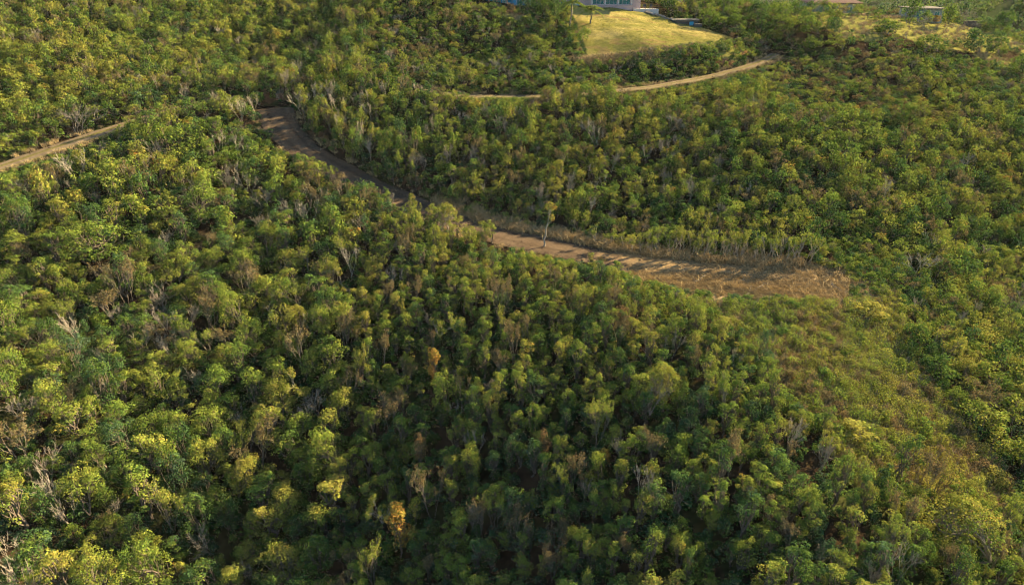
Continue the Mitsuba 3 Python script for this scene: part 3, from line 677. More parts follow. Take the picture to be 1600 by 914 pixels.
def limits(xy):
    """Greatest plant height allowed at points: nothing on tracks, lawn, houses and cut debris; graded verges on the downhill side of tracks and lawn."""
    z = ground(xy[:, 0], xy[:, 1])
    h = np.full(len(xy), 30.0)
    for k, (p, hw) in TRACKS.items():
        d, zt, i = track_distance(xy, k)
        e = d - hw
        h = np.where(e < 0.35, 0, h)
        below = zt - z > 0.0 + 0 * e
        x = p[i, 0]
        if k == 'lower_track':
            open_ = np.where(x > -1, 1.0, np.where(x > -19, 0.0, np.where(x > -29, 0.35, 1.0)))
            verge = (zt - z) + np.maximum(e, 0) * 0.42
            h = np.where(below & (e < 9) & (open_ > 0.9), np.minimum(h, np.maximum(verge, 0.3)), h)
            h = np.where(below & (e < 9) & (open_ < 0.9), np.minimum(h, np.maximum(verge, 0.3) + (1 - open_) * 3.2), h)
        else:
            open_ = sm(0.35, 0.55, meshkit.noise(np.stack([p[i, 0] / 9, p[i, 1] / 9, 0 * x + 5], -1)))
            if k == 'upper_track':
                open_ = np.where((x > 16) & (x < 53), 1.0, np.where(x < -11, 0.0, open_ * 0.4 + 0.55))
            if k == 'left_track':
                open_ = np.where(x > -56, np.maximum(open_, 0.6), open_)
            verge = np.maximum((zt - z) + np.maximum(e, 0) * 0.16, 0.25)
            h = np.where(below & (e < 14), np.minimum(h, verge + (1 - open_) * 4.5), h)
    lawn = inside(xy, LAWN)
    d = edge_distance(xy, LAWN_LOW)
    zl = np.interp(xy[:, 0], LAWN_LOW[:, 0], ground(LAWN_LOW[:, 0], LAWN_LOW[:, 1]))
    front = (xy[:, 0] > 13.5) & (xy[:, 0] < 47) & (xy[:, 1] < 146) & ~lawn
    h = np.where(front & (d < 24), np.minimum(h, np.maximum(zl - z, 0) + 0.35 + 0.10 * d), h)
    h = np.where(lawn | (edge_distance(xy, LAWN_HIGH) < 1.2), 0, h)
    for (x0, x1, y0, y1) in HOUSES:
        h = np.where((xy[:, 0] > x0) & (xy[:, 0] < x1) & (xy[:, 1] > y0) & (xy[:, 1] < y1), 0, h)
    front = (xy[:, 0] > -12) & (xy[:, 0] < 14) & (xy[:, 1] > 136) & (xy[:, 1] < 156)
    h = np.where(front, np.minimum(h, np.maximum(0.6, 49.2 - z - (156 - xy[:, 1]) * -0.055)), h)
    h = np.where(inside(xy, DEBRIS), 0, h)
    d, _, i = track_distance(xy, 'lower_track')
    tp = TRACKS['lower_track'][0][i]
    up = (xy[:, 1] > tp[:, 1]) & (tp[:, 0] > -8) & (xy[:, 0] < 36)
    h = np.where(up & (d < 5.2), np.minimum(h, 0.8), np.where(up & (d < 7.5), np.minimum(h, 2.2), h))
    h = np.where((xy[:, 0] > 37) & (xy[:, 0] < 51) & (xy[:, 1] > 60) & (xy[:, 1] < 80), np.minimum(h, 1.0 + 0.12 * np.maximum(xy[:, 0] - 37, 0)), h)
    h = np.where((xy[:, 0] > 57) & (xy[:, 1] > 118), np.minimum(h, 2.3), h)
    h = np.where((xy[:, 0] > 57) & (xy[:, 1] > 136) & (rng.random(len(xy)) < 0.82), 0, h)
    h = np.where((xy[:, 0] > 60) & (xy[:, 1] > 127) & (xy[:, 1] < 137), np.minimum(h, 1.8), h)
    low = np.array([(13.0, 72.0), (18.4, 67.4), (24.1, 64.6), (30.4, 63.2), (35.6, 62.6), (38.6, 67.0)])
    h = np.where((xy[:, 0] > 12) & (xy[:, 0] < 40) & (xy[:, 1] < 72), np.minimum(h, 0.5 + 0.40 * edge_distance(xy, low)), h)
    for (x, y, rx, ry) in CLEARINGS:
        q = ((xy[:, 0] - x) / rx) ** 2 + ((xy[:, 1] - y) / ry) ** 2
        h = np.where((q < 0.9) & (rng.random(len(xy)) < 0.93), 0, h)
        h = np.where((xy[:, 1] < y) & (xy[:, 1] > y - ry - 9) & (np.abs(xy[:, 0] - x) < rx), np.minimum(h, 1.5), h)
    return h


def zone(x, y):
    dl, zl, _ = track_distance(np.array([[x, y]]), 'lower_track')
    yl = np.interp(x, LOWER_TRACK[::-1, 0], LOWER_TRACK[::-1, 1])
    yu = np.interp(x, UPPER_TRACK[:, 0], UPPER_TRACK[:, 1])
    if x < -37:
        yleft = np.interp(x, LEFT_TRACK[::-1, 0], LEFT_TRACK[::-1, 1])
        return 'lefthill' if y > yleft else 'lowleft'
    if y > yu and x < 62:
        if y > 150 and x > 28: return 'upper'
        return 'bank' if x > 8 and y < 147 else ('slopetop' if x > -26 else 'lefthill')
    if x > 57 and y > 136:
        return 'upper'
    if x < 38 and y < yl:
        return 'lowleft' if x < -14 - 0.10 * (y - 34) else 'stand'
    if 43 < x < 72 and 112 < y < 152 and y < yu + 4:
        return 'brown'
    if x < 27 + (y - 80) * 0.15:
        return 'middle'
    return 'right'


def pickf(a):
    names, w = zip(*a)
    return names[int(np.searchsorted(np.cumsum(w) / np.sum(w), rng.random()))]


MIX = {  # zone: families with their weights, width range, height over width
    'stand': ([('narrow', 62), ('round', 18), ('feather', 9), ('bare', 2.5), ('rust', 0.5), ('bush', 14)], (0.95, 1.95), (1.7, 2.6)),
    'lowleft': ([('round', 44), ('broad', 15), ('narrow', 16), ('feather', 12), ('bare', 8), ('bush', 14)], (1.25, 3.4), (1.15, 1.7)),
    'lefthill': ([('farround', 68), ('farfeather', 12), ('bush', 8), ('bare', 3), ('brownbush', 4)], (1.2, 2.8), (1.0, 1.5)),
    'middle': ([('farround', 46), ('narrow', 10), ('farfeather', 13), ('bare', 10), ('bush', 10), ('brownbush', 3)], (1.1, 2.3), (1.25, 1.8)),
    'right': ([('farround', 58), ('round', 8), ('farfeather', 18), ('bare', 2.5), ('bush', 8), ('brownbush', 3)], (1.2, 2.9), (1.05, 1.5)),
    'brown': ([('brownbush', 62), ('bush', 14), ('farround', 12), ('farfeather', 12)], (1.4, 2.4), (0.8, 1.05)),
    'bank': ([('bush', 70), ('brownbush', 12), ('farround', 14), ('farfeather', 8), ('bare', 4)], (1.3, 2.3), (0.8, 1.1)),
    'slopetop': ([('bush', 40), ('brownbush', 20), ('farround', 26), ('farfeather', 12), ('bare', 6)], (1.4, 2.6), (0.85, 1.2)),
    'upper': ([('clear', 40), ('farround', 26), ('bush', 16), ('farfeather', 14), ('bare', 5)], (1.8, 4.4), (0.8, 1.1)),
}
CELL = 2.5
grid = {}


def fits(x, y, r, pack):
    i, j = int(x // CELL), int(y // CELL)
    for a in range(i - 2, i + 3):
        for b in range(j - 2, j + 3):
            for (px, py, pr) in grid.get((a, b), ()):
                if (px - x) ** 2 + (py - y) ** 2 < (pack * (pr + r)) ** 2:
                    return False
    return True


def put(x, y, r):
    grid.setdefault((int(x // CELL), int(y // CELL)), []).append((x, y, r))


for p in plants:
    put(p['x'], p['y'], p['W'] * 0.5)
    if p['label'] and p['y'] < 110:   # marked plants stand at the edge of small openings
        put(p['x'], p['y'] - p['W'] * 0.5 - 0.9, 0.9)
        if p['y'] < 48:
            put(p['x'] + p['W'] * 0.5 + 0.9, p['y'] + 0.6, 0.8)
xs, ys = [], []
for y in np.arange(21, 206, 0.5):
    half = y * 0.80 + 17
    n = int(2 * half * 0.5 * 1.35)
    xs.append(rng.uniform(-half, half, n))
    ys.append(np.full(n, y) + rng.uniform(0, 0.5, n))
cand = np.stack([np.concatenate(xs), np.concatenate(ys)], -1)
cand = cand[(cand[:, 0] > -128) & (cand[:, 0] < 148)]
lim = limits(cand)
scrub_in = inside(cand, SCRUB)
todo = []
for (x, y), h, sc in zip(cand, lim, scrub_in):
    if h < 0.6 or sc:
        continue
    z = zone(x, y)
    fam, (w0, w1), (a0, a1) = MIX[z]
    f = pickf(fam)
    W = w0 + (w1 - w0) * rng.random() ** 1.6
    asp = rng.uniform(a0, a1)
    if y > 80 and f in ('round', 'broad'): f = 'farround'
    if y > 80 and f == 'feather': f = 'farfeather'
    if f == 'broad': W, asp = W * 1.35, asp * 0.8
    if f in ('bush', 'brownbush'): W, asp = W * 0.8, min(asp, 1.0) * 0.85
    H_vary = rng.uniform(0.62, 1.25) if z == 'stand' else rng.uniform(0.75, 1.2)
    if f == 'bare': W, asp = W * 1.05, asp * 0.9
    if f == 'feather': W *= 1.15
    if f == 'round' and z == 'stand': asp *= 0.82
    H = W * asp * H_vary
    if z == 'middle' and x < -14 and track_distance(np.array([[x, y]]), 'lower_track')[0][0] < 9: H *= 1.4
    if H > h:
        W, H = W * max(0.55, h / H), h
        if H < 1.9 and f in ('round', 'narrow', 'broad', 'farround', 'clear'):
            f = 'bush'
            W = max(W, 1.3)
    if y > 76 and f == 'bush': f = 'farbush'
    todo.append((W * rng.uniform(0.75, 1.25), x, y, f, W, H, z))
todo.sort(key=lambda t: -t[0])
PACK = {'stand': 0.56, 'lowleft': 0.54, 'lefthill': 0.50, 'middle': 0.53, 'right': 0.50, 'brown': 0.50, 'bank': 0.50, 'slopetop': 0.52, 'upper': 0.72}
for _, x, y, f, W, H, z in todo:
    if fits(x, y, W * 0.5, PACK[z]):
        put(x, y, W * 0.5)
        plant(x, y, f, W, H)
N_TREES = len(plants)

# undergrowth between the trees, the vine scrub patch
for x, y in np.stack([rng.uniform(-120, 140, 24000), 21 + 140 * rng.random(24000) ** 1.55], -1):
    if abs(x) > y * 0.80 + 9:
        continue
    todo_h = None
    plants.append(dict(x=x, y=y, fam='under'))
und = plants[N_TREES:]
del plants[N_TREES:]
uxy = np.array([(p['x'], p['y']) for p in und])
ul, us = limits(uxy), inside(uxy, SCRUB)
ugrid = {}
for (x, y), h, sc in zip(uxy, ul, us):
    if h < 0.25 or sc:
        continue
    k = (int(x // 1.1), int(y // 1.1))
    if k in ugrid:
        continue
    ugrid[k] = 1
    W = rng.uniform(1.2, 2.2)
    verge = h < 2.4
    if not verge and y < 92 and rng.random() < 0.4:
        W = rng.uniform(1.0, 1.8)
        plant(x, y, 'bush', W, W * rng.uniform(0.8, 1.5), pick=3 * int(rng.integers(4)))
        continue
    if verge and rng.random() < 0.6:
        plant(x, y, 'scrub', W * 0.85, min(h, W * rng.uniform(0.4, 0.7)), pick=int(rng.integers(0, 6)))
    else:
        plant(x, y, 'under', W, min(h, W * rng.uniform(0.4, 0.75)))
sx = np.stack([rng.uniform(16, 44, 6000), rng.uniform(35, 70, 6000)], -1)
sgrid = {}
for (x, y), ok, deb in zip(sx, inside(sx, SCRUB), inside(sx, DEBRIS)):
    k = (int(x // 0.62), int(y // 0.62))
    if ok and not deb and k not in sgrid:
        sgrid[k] = 1
        W = rng.uniform(0.9, 1.9)
        plant(x, y, 'scrub', W, W * rng.uniform(0.5, 0.9), pick=int(np.clip(rng.normal(4.8 + 3 * (meshkit.noise(np.array([x / 6, y / 6, 2.0])) - 0.5) * 2, 2.2), 0, 9)))

for _ in range(90):   # bushier shrubs scattered in the scrub and along its edges
    q = np.array([[rng.uniform(16, 44), rng.uniform(36, 66)]])
    if inside(q, SCRUB)[0] and not inside(q, DEBRIS)[0]:
        W = rng.uniform(1.1, 2.3)
        plant(q[0, 0], q[0, 1], 'bush', W, min(W * rng.uniform(0.6, 0.95), 0.6 + max(0, 64 - q[0, 1]) * 0.25), pick=2 + 3 * int(rng.integers(4)) if rng.random() < 0.75 else 1)

# ---------------------------------------------------------------- plants into the scene
GROUND = ground(np.array([p['x'] for p in plants]), np.array([p['y'] for p in plants]))
for p, z in zip(plants, GROUND):
    p['z'] = z
U, V, DEP = in_view(np.array([(p['x'], p['y'], p['z'] + p['H'] * 0.6) for p in plants]))
PX = np.array([p['W'] for p in plants]) / DEP
VIS = (U > -0.005) & (U < 1.005) & (V > -0.01) & (V < 1.02)
NAMED = {'leafy_tree': 300, 'feathery_tree': 300, 'bare_tree': 300, 'bush': 300, 'sapling': 300, 'palm_tree': 300}
STUFF = {'leafy_tree': ('woodland', 'dense mass of olive green trees covering the farther slopes'), 'feathery_tree': ('feathery_woodland', 'pale feathery trees scattered through the farther slopes'), 'bare_tree': ('bare_thicket', 'grey bare trees scattered through the farther slopes'),
         'bush': ('shrub_cover', 'low green and brown shrubs on the banks and upper slopes'), 'undergrowth': ('undergrowth', 'dark green undergrowth between the trees'), 'vine_scrub': ('vine_scrub', 'low tangled olive and brown vine scrub right of centre'), 'sapling': ('sapling_row', 'saplings'), 'palm_tree': ('palms', 'palms')}
named = np.zeros(len(plants), bool)
kinds = np.array([KIND[p['fam']] for p in plants])
for k, most in NAMED.items():
    i = np.where((kinds == k) & VIS)[0]
    score = PX[i] + 10 * np.array([plants[j]['label'] is not None for j in i])
    named[i[np.argsort(-score)][:most]] = True

TONE = {'round': ('blue-green', 'olive-green', 'yellow-green'), 'narrow': ('dull green', 'yellow-green', 'golden-green'), 'broad': ('mid-green', 'olive-green', 'yellow-green'), 'farround': ('mid-green', 'olive-green', 'yellow-green'), 'bush': ('dark green', 'mid-green', 'yellow-green'), 'farbush': ('dark green', 'mid-green', 'yellow-green'), 'feather': ('olive', 'pale grey-green'), 'farfeather': ('olive', 'pale grey-green'), 'clear': ('dark green', 'mid-green')}
SHAPE = {'round': 'round leafy tree', 'narrow': 'slender leafy tree', 'broad': 'broad spreading tree', 'farround': 'bushy leafy tree', 'feather': 'feathery tree', 'farfeather': 'feathery tree', 'bush': 'leafy bush', 'farbush': 'leafy bush', 'brownbush': 'brown-tipped bush', 'bare': 'bare twiggy tree', 'sapling': 'thin sapling', 'rust': 'rust-brown tree', 'clear': 'dense round tree'}
ZONES = {'stand': 'in dark lower stand', 'lowleft': 'on lower slope', 'lefthill': 'on left hillside', 'middle': 'on shaded slope', 'right': 'on right slope', 'brown': 'among brown-topped bushes', 'bank': 'below the lawn', 'slopetop': 'below the blue house', 'upper': 'near clearing'}
ROWS, COLS = ['top edge', 'upper', 'upper middle', 'middle', 'lower middle', 'lower', 'bottom edge'], ['far left', 'left', 'centre-left', 'centre', 'centre-right', 'right', 'far right']
ORD = ['leftmost', 'second from left', 'third from left', 'fourth from left', 'fifth from left', 'sixth from left', 'seventh from left', 'eighth from left', 'ninth from left', 'tenth from left', 'eleventh from left', 'twelfth from left', 'thirteenth from left', 'fourteenth from left'] + [f'{n}{({1: "st", 2: "nd", 3: "rd"}).get(n % 10 if n > 20 else 0, "th")} from left' for n in range(15, 60)]
buckets = {}
for i in np.where(named)[0]:
    p = plants[i]
    if p['label']:
        continue
    j = int(p['proto'].rsplit('_', 1)[1])
    tone = TONE.get(p['fam'], ('',) * 3)[j]
    if p['fam'] == 'bare':
        tone = ('whitish', 'grey', 'pinkish-grey')[int(p['proto'].split('-')[1].split('_')[0]) % 3]
    base = f"{tone} {SHAPE[p['fam']]}".strip() + ' ' + ('on the cut bank behind the dirt track' if p['fam'] == 'sapling' else ZONES[zone(p['x'], p['y'])])
    buckets.setdefault((base, kinds[i]), []).append(i)
for (base, k), idx in buckets.items():
    cells = {}
    for i in idx:
        place_words = f"{ROWS[int(np.clip(V[i] * 7, 0, 6))]} {COLS[int(np.clip(U[i] * 7, 0, 6))]}"
        cells.setdefault(place_words if len(idx) > 1 else '', []).append(i)
    for words, row in cells.items():
        row = sorted(row, key=lambda i: U[i])
        for q, i in enumerate(row):
            lab = base + (f', {words}' if words else '') + (f', {ORD[min(q, 58)]}' if len(row) > 1 else '')
            plants[i]['label'] = lab
            plants[i]['group'] = {'leafy_tree': 'leafy trees of the wooded hillside', 'feathery_tree': 'pale feathery trees of the hillside', 'bare_tree': 'bare twiggy trees of the hillside', 'bush': 'bushes on the banks and slopes', 'sapling': 'saplings along the cut bank', 'palm_tree': 'palms by the houses'}[k]
CATEGORY = {'leafy_tree': 'tree', 'feathery_tree': 'tree', 'bare_tree': 'bare tree', 'bush': 'bush', 'farbush': 'bush', 'sapling': 'sapling', 'palm_tree': 'palm tree'}
count = {}


def place(p):
    t = T().translate([p['x'], p['y'], p['z'] - p['sink']]).rotate([0, 0, 1], p['rot']).rotate([1, 0, 0], p['tilt']).scale([p['s'], p['s'], p['sz']])
    return {'type': 'instance', 'to_world': t, 'shapegroup': {'type': 'ref', 'id': p['proto']}}


for i, p in enumerate(plants):
    k = kinds[i]
    if named[i]:
        n = count[k] = count.get(k, 0) + 1
        key = k if n == 1 else f'{k}_{n - 1:03d}'
        scene[key] = place(p)
        mark(key, p['label'], CATEGORY[k], p.get('group'))
    else:
        name, lab = STUFF[k]
        n = count[name] = count.get(name, 0) + 1
        scene[f'{name}__{n:03d}'] = place(p)
        labels.setdefault(name, {'label': lab, 'kind': 'stuff'})
print('plants', len(plants), {k: int((kinds == k).sum()) for k in set(kinds)}, count)

# the wooded hills far behind
group('farwood-0', leafy(950, H=6, W=7, bottom=0.05, n=12, per=11, size=1.2, hue=0.42, lobe=0.34, segs=1), (-0.12, 0.02))
group('farwood-1', leafy(951, H=6, W=7, bottom=0.05, n=12, per=11, size=1.2, hue=0.5, lobe=0.34, segs=1), (-0.12, 0.02))
fx = np.stack([rng.uniform(0, 1, 4600), rng.uniform(0, 1, 4600)], -1)
fy = 205 + 900 * fx[:, 1] ** 1.4
fxx = fy * (0.98 - 1.9 * fx[:, 0] ** 1.9)
keep = (fxx > -fy * 0.9) & ((fx[:, 0] < 0.75) | (fx[:, 1] < 0.5)) & ~((fy < 215) & (fxx < 148))
fz = ground(fxx, fy)
n = 0
for x, y, z in zip(fxx[keep], fy[keep], fz[keep]):
    s = rng.uniform(0.5, 1.1) * (0.75 + y / 900)
    n += 1
    scene[f'far_forest__{n:03d}'] = {'type': 'instance', 'to_world': T().translate([x, y, z]).rotate([0, 0, 1], rng.uniform(0, 360)).scale([s, s, s * rng.uniform(0.7, 1.1)]), 'shapegroup': {'type': 'ref', 'id': GROUPS['farwood'][int(rng.integers(4))]}}
labels['far_forest'] = {'label': 'distant hazy wooded hill at the top right corner', 'kind': 'stuff'}

# ---------------------------------------------------------------- dry grass, cut brush, grass blades
for i in range(4):
    v, f, uv = grass_clump(900 + i, n=46, H=1.0, W=0.7, tone=0.55)
    scene[f'proto_grass_{i}'] = {'type': 'shapegroup', 'blades': mikit.ply((v, f), 'straw', uv=uv)}
gpts = []
for _ in range(420):   # tall dry grass at the lawn's lower left corner and along the bank top
    t = rng.random() ** 1.6
    q = along(LAWN_LOW, np.array([t * 0.75]))[0]
    gpts.append((q[0] - 0.4 + rng.normal() * 0.8, q[1] - 1.0 - abs(rng.normal()) * 0.8, rng.uniform(0.7, 1.5) * (1.1 - 0.5 * t)))
for k, (p, hw) in TRACKS.items():
    for _ in range(260 if k != 'clearing_track' else 60):
        j = int(rng.integers(1, len(p) - 1))
        d = unit(p[j + 1, :2] - p[j - 1, :2])
        s = rng.choice([-1, 1]) * (hw + 0.35 + abs(rng.normal()) * 0.7)
        gpts.append((p[j, 0] + d[1] * s, p[j, 1] - d[0] * s, rng.uniform(0.4, 0.9)))
for _ in range(640):   # tall dry grass along the foot of the cut bank
    j = int(rng.integers(1, 62))
    p = TRACKS['lower_track'][0]
    gpts.append((p[j, 0] + rng.normal() * 0.3, p[j, 1] + 2.5 + abs(rng.normal()) * 1.1, rng.uniform(0.5, 1.4)))
for _ in range(900):   # dry stalks through the cut brush and the scrub below it
    gpts.append((rng.uniform(13, 41), 72.5 - abs(rng.normal()) * 5.5, rng.uniform(0.3, 0.75)))
for _ in range(1900):   # and through the vine scrub
    q = np.array([[rng.uniform(17, 43), rng.uniform(37, 68)]])
    if inside(q, SCRUB)[0]:
        gpts.append((q[0, 0], q[0, 1], rng.uniform(0.6, 1.15)))
for (x, y, rx, ry) in CLEARINGS:
    for _ in range(60):
        gpts.append((x + rng.normal() * rx * 0.5, y + rng.normal() * ry * 0.5, rng.uniform(0.35, 0.8)))
for n, (x, y, s) in enumerate(gpts):
    scene[f'dry_grass__{n + 1:03d}'] = {'type': 'instance', 'to_world': T().translate([x, y, float(ground(x, y)[0])]).rotate([0, 0, 1], rng.uniform(0, 360)).scale([s, s, s]), 'shapegroup': {'type': 'ref', 'id': f'proto_grass_{int(rng.integers(4))}'}}
labels['dry_grass'] = {'label': 'dry tan grass along the track verges and the lower edge of the lawn', 'kind': 'stuff'}

# short grass blades on the lawn: one sheet of small tufts
m = 14000
t, s = rng.random(m), rng.random(m)
q = along(LAWN_LOW, t) * (1 - s[:, None]) + along(LAWN_HIGH, t) * s[:, None]
q3 = np.concatenate([q, (ground(q[:, 0], q[:, 1]) + 0.10)[:, None]], 1)
e = q3 + np.concatenate([rng.normal(size=(m, 2)) * 0.06, rng.uniform(0.05, 0.14, (m, 1))], 1)
sd = unit(np.concatenate([rng.normal(size=(m, 2)), np.zeros((m, 1))], 1)) * 0.028
add('lawn_tufts', (np.stack([q3 - sd, q3 + sd, e], 1).reshape(-1, 3), np.arange(3 * m).reshape(-1, 3)), 'lawn_grass', 'short grass tufts on the mown lawn', None, None, 'stuff', uv=np.repeat(np.stack([t, s], -1), 3, axis=0))

# cut brush strewn over the end of the dirt track and down its fill slope
m = 7500
lo, hi = DEBRIS.min(0), DEBRIS.max(0)
c = np.stack([rng.uniform(lo[0], hi[0], m * 2), rng.uniform(lo[1], hi[1] + 2, m * 2)], -1)
c = c[inside(c, DEBRIS + [0, 0.4]) | inside(c, DEBRIS + [0.4, 1.9])][:m]
heap = 0.45 * sm(0.45, 0.7, meshkit.fbm(np.stack([c[:, 0] / 2.2, c[:, 1] / 2.2, 0 * c[:, 0]], -1), 3))
dens = rng.random(len(c)) < 0.5 + 0.5 * sm(74.5, 70, c[:, 1] + 0.08 * (c[:, 0] - 25))
c, heap = c[dens], heap[dens]
a = rng.normal(size=len(c)) * 0.55 + 2.6 - 0.9 * sm(30, 37, c[:, 0])
L = rng.uniform(0.35, 1.7, len(c)) * 0.5
d3 = np.stack([np.cos(a), np.sin(a), rng.normal(size=len(c)) * 0.22], -1)
z = ground(c[:, 0], c[:, 1]) + 0.08 + heap * rng.random(len(c))
mid = np.concatenate([c, z[:, None]], 1)
p0, p1 = mid - d3 * L[:, None], mid + d3 * L[:, None]
for p_ in (p0, p1):
    p_[:, 2] = np.maximum(p_[:, 2], ground(p_[:, 0], p_[:, 1]) + 0.09)
rr = rng.uniform(0.008, 0.026, len(c))
v, f = tubes(p0, p1, rr, rr * 0.6, 3)
add('cut_brush', (v, f), 'straw', 'straw-coloured cut brush strewn below the end of the dirt track', None, None, 'stuff', uv=np.repeat(np.stack([rng.random(len(c)), 0 * rr], -1), 6, axis=0))
for n, (x, y, ang, ln, lab) in enumerate([(17.5, 78.4, -35, 3.6, 'pale forked branch lying against the cut bank above the dirt track'), (27.2, 76.0, 12, 4.0, 'long thin branch lying along the foot of the sapling row'), (36.6, 72.6, 60, 2.4, 'steep branch of the brush heap at the end of the dirt track'), (38.0, 72.0, 150, 2.6, 'right-hand branch of the brush heap at the end of the dirt track'),
                                          (26.0, 65.6, 35, 3.2, 'pale branch lying on the cut brush below the track'), (35.6, 66.4, 110, 2.6, 'branch on the cut brush at its right end'), (21.0, 69.4, 42, 3.0, 'pale branch lying on the straw at the left end of the cut brush')]):
    r = np.random.default_rng(970 + n)
    w = Wood()
    dv = np.array([math.cos(math.radians(ang)), math.sin(math.radians(ang)), 0.10])
    base = np.array([x, y, float(ground(x, y)[0]) + 0.15])
    q = w.limb(r, base - dv * ln / 2, base + dv * ln / 2 + [0, 0, 0.2], 0.055, 0.022, 5, 0.03)
    for k in (2, 3, 4):
        w.limb(r, q[k], q[k] + unit(dv + r.normal(size=3) * 0.6) * ln * 0.3, 0.025, 0.012, 3, 0.06)
    mm = w.mesh(4)
    add('fallen_branch' if n == 0 else f'fallen_branch_{n:03d}', mm, 'bark', lab, 'branch', uv=np.tile([0.8, 0.5], (len(mm[0]), 1)))

# loose stones and clods on the dirt tracks
rs, vs, fs = np.random.default_rng(41), [], []
ball = trimesh.creation.icosahedron()
for k, many in (('lower_track', 900), ('upper_track', 160), ('left_track', 160)):
    p, hw = TRACKS[k]
    for _ in range(many):
        j = int(rs.integers(1, len(p) - 1))
        d = unit(p[j + 1, :2] - p[j - 1, :2])
        o = rs.choice([-1, 1]) * hw * min(1.12, rs.uniform(0, 1) ** 0.45 * 1.1)
        s = rs.uniform(0.03, 0.09) * (2.0 if rs.random() < 0.12 else 1)
        q = ball.vertices * (1 + 0.25 * rs.normal(size=(12, 1))) * s * [1.2, 1.0, 0.7]
        vs.append(q + [p[j, 0] + d[1] * o, p[j, 1] - d[0] * o, p[j, 2] + 0.03])
        fs.append(ball.faces + 12 * len(fs))
add('track_rubble', (np.vstack(vs), np.vstack(fs)), 'dirt', 'loose stones and clods along the dirt tracks', None, None, 'stuff')

# the lone slim tree beside the dirt track
r = np.random.default_rng(77)
w = Wood()
x, y = 4.0, 79.3
z = float(ground(x, y)[0])
q = w.limb(r, np.array([x, y, z - 0.3]), np.array([x + 0.4, y + 0.1, z + 3.0]), 0.12, 0.075, 5, 0.03)
crown, tips = [], []
grow(r, w, q[-1], np.array([0.12, 0, 1.0]), 0.95, 0.06, 3, (2, 3), 24, 0.35, 0.78, tips)
grow(r, w, q[-2], np.array([0.5, 0.2, 0.8]), 0.8, 0.04, 2, (2, 3), 28, 0.3, 0.78, tips)
for tip, d in tips:
    crown.append(puff(r, tip + [0, 0, -0.05], 0.36, 22, 0.16, 1.0 + r.normal() * 0.14, 0.12))
crown = join(crown)
mm = w.mesh(5)
add('slim_tree__trunk', mm, 'bark', uv=np.tile([0.85, 0.5], (len(mm[0]), 1)))
add('slim_tree__crown', crown[:2], 'leaf', uv=crown[2])
mark('slim_tree', 'lone slim tree with a pale leaning trunk and yellowish crown beside the shaded dirt track', 'tree')


# ---------------------------------------------------------------- buildings and built things
def boxm(x0, x1, y0, y1, z0, z1):
    b = trimesh.creation.box(extents=(x1 - x0, y1 - y0, z1 - z0))
    b.apply_translation(((x0 + x1) / 2, (y0 + y1) / 2, (z0 + z1) / 2))
    return b


def cat(*m):
    return trimesh.util.concatenate(list(m))


COUNT = {}


def part(owner, name, mesh, bsdf, label=None):
    k = f'{owner}__{name}'
    n = COUNT[k] = COUNT.get(k, 0) + 1
    k = k if n == 1 else f'{k}_{n - 1:03d}'
    add(k, mesh, bsdf, label)
    return k


def hip_roof(x0, x1, y0, y1, z0, h):
    o = 0.5
    x0, x1, y0, y1 = x0 - o, x1 + o, y0 - o, y1 + o
    d = (y1 - y0) / 2
    v = np.array([(x0, y0, z0), (x1, y0, z0), (x1, y1, z0), (x0, y1, z0), (x0, y0, z0 + 0.18), (x1, y0, z0 + 0.18), (x1, y1, z0 + 0.18), (x0, y1, z0 + 0.18), (x0 + d, y0 + d, z0 + h), (x1 - d, y0 + d, z0 + h)])
    f = [(0, 2, 1), (0, 3, 2), (0, 1, 5), (0, 5, 4), (1, 2, 6), (1, 6, 5), (2, 3, 7), (2, 7, 6), (3, 0, 4), (3, 4, 7), (4, 5, 9), (4, 9, 8), (5, 6, 9), (6, 7, 8), (6, 8, 9), (7, 4, 8)]
    return trimesh.Trimesh(v, f, process=False)


def opening(owner, x, y, w, z0, z1, glass='window_glass', frame='white_paint', name='window', bars=1):
    """A window in a wall facing -y whose face is at y: a frame standing proud of it and a recessed pane."""
    t = 0.09
    fr = [boxm(x - w / 2 - t, x - w / 2, y - 0.06, y + 0.10, z0 - t, z1 + t), boxm(x + w / 2, x + w / 2 + t, y - 0.06, y + 0.10, z0 - t, z1 + t), boxm(x - w / 2, x + w / 2, y - 0.06, y + 0.10, z1, z1 + t), boxm(x - w / 2, x + w / 2, y - 0.09, y + 0.10, z0 - t, z0)]
    for b in range(bars):
        xb = x - w / 2 + w * (b + 1) / (bars + 1)
        fr.append(boxm(xb - 0.03, xb + 0.03, y - 0.04, y + 0.06, z0, z1))
    k = part(owner, name, cat(*fr), frame)
    part(k, 'pane', boxm(x - w / 2 + 0.002, x + w / 2 - 0.002, y - 0.02, y + 0.02, z0 + 0.002, z1 - 0.002), glass)


# pink house above the lawn
H_, z0 = 'pink_house', 47.3
part(H_, 'wall', boxm(9.0, 27.6, 158.6, 168.0, z0 - 1.2, z0 + 4.2), 'pink_paint')
part(H_, 'porch_wall', cat(boxm(17.0, 25.6, 157.4, 158.5, z0 - 1.0, z0 + 1.0), boxm(16.9, 25.7, 157.3, 158.5, z0 + 1.0, z0 + 1.09)), 'pink_paint', 'pale pink porch wall')
for x in (18.5, 21.3, 24.1):
    opening(H_, x, 158.55, 2.3, z0 + 1.25, z0 + 3.6, name='glass_door', bars=2)
for x in (17.0, 19.9, 22.7, 25.5):
    part(H_, 'porch_post', boxm(x - 0.11, x + 0.11, 157.6, 157.82, z0 + 1.092, z0 + 4.0), 'white_paint')
part(H_, 'blue_panel', boxm(12.6, 14.4, 158.40, 158.58, z0 - 0.8, z0 + 3.6), 'blue_paint', 'blue painted wall panel behind the palms')
opening(H_, 11.0, 158.55, 1.2, z0 + 0.9, z0 + 2.4)
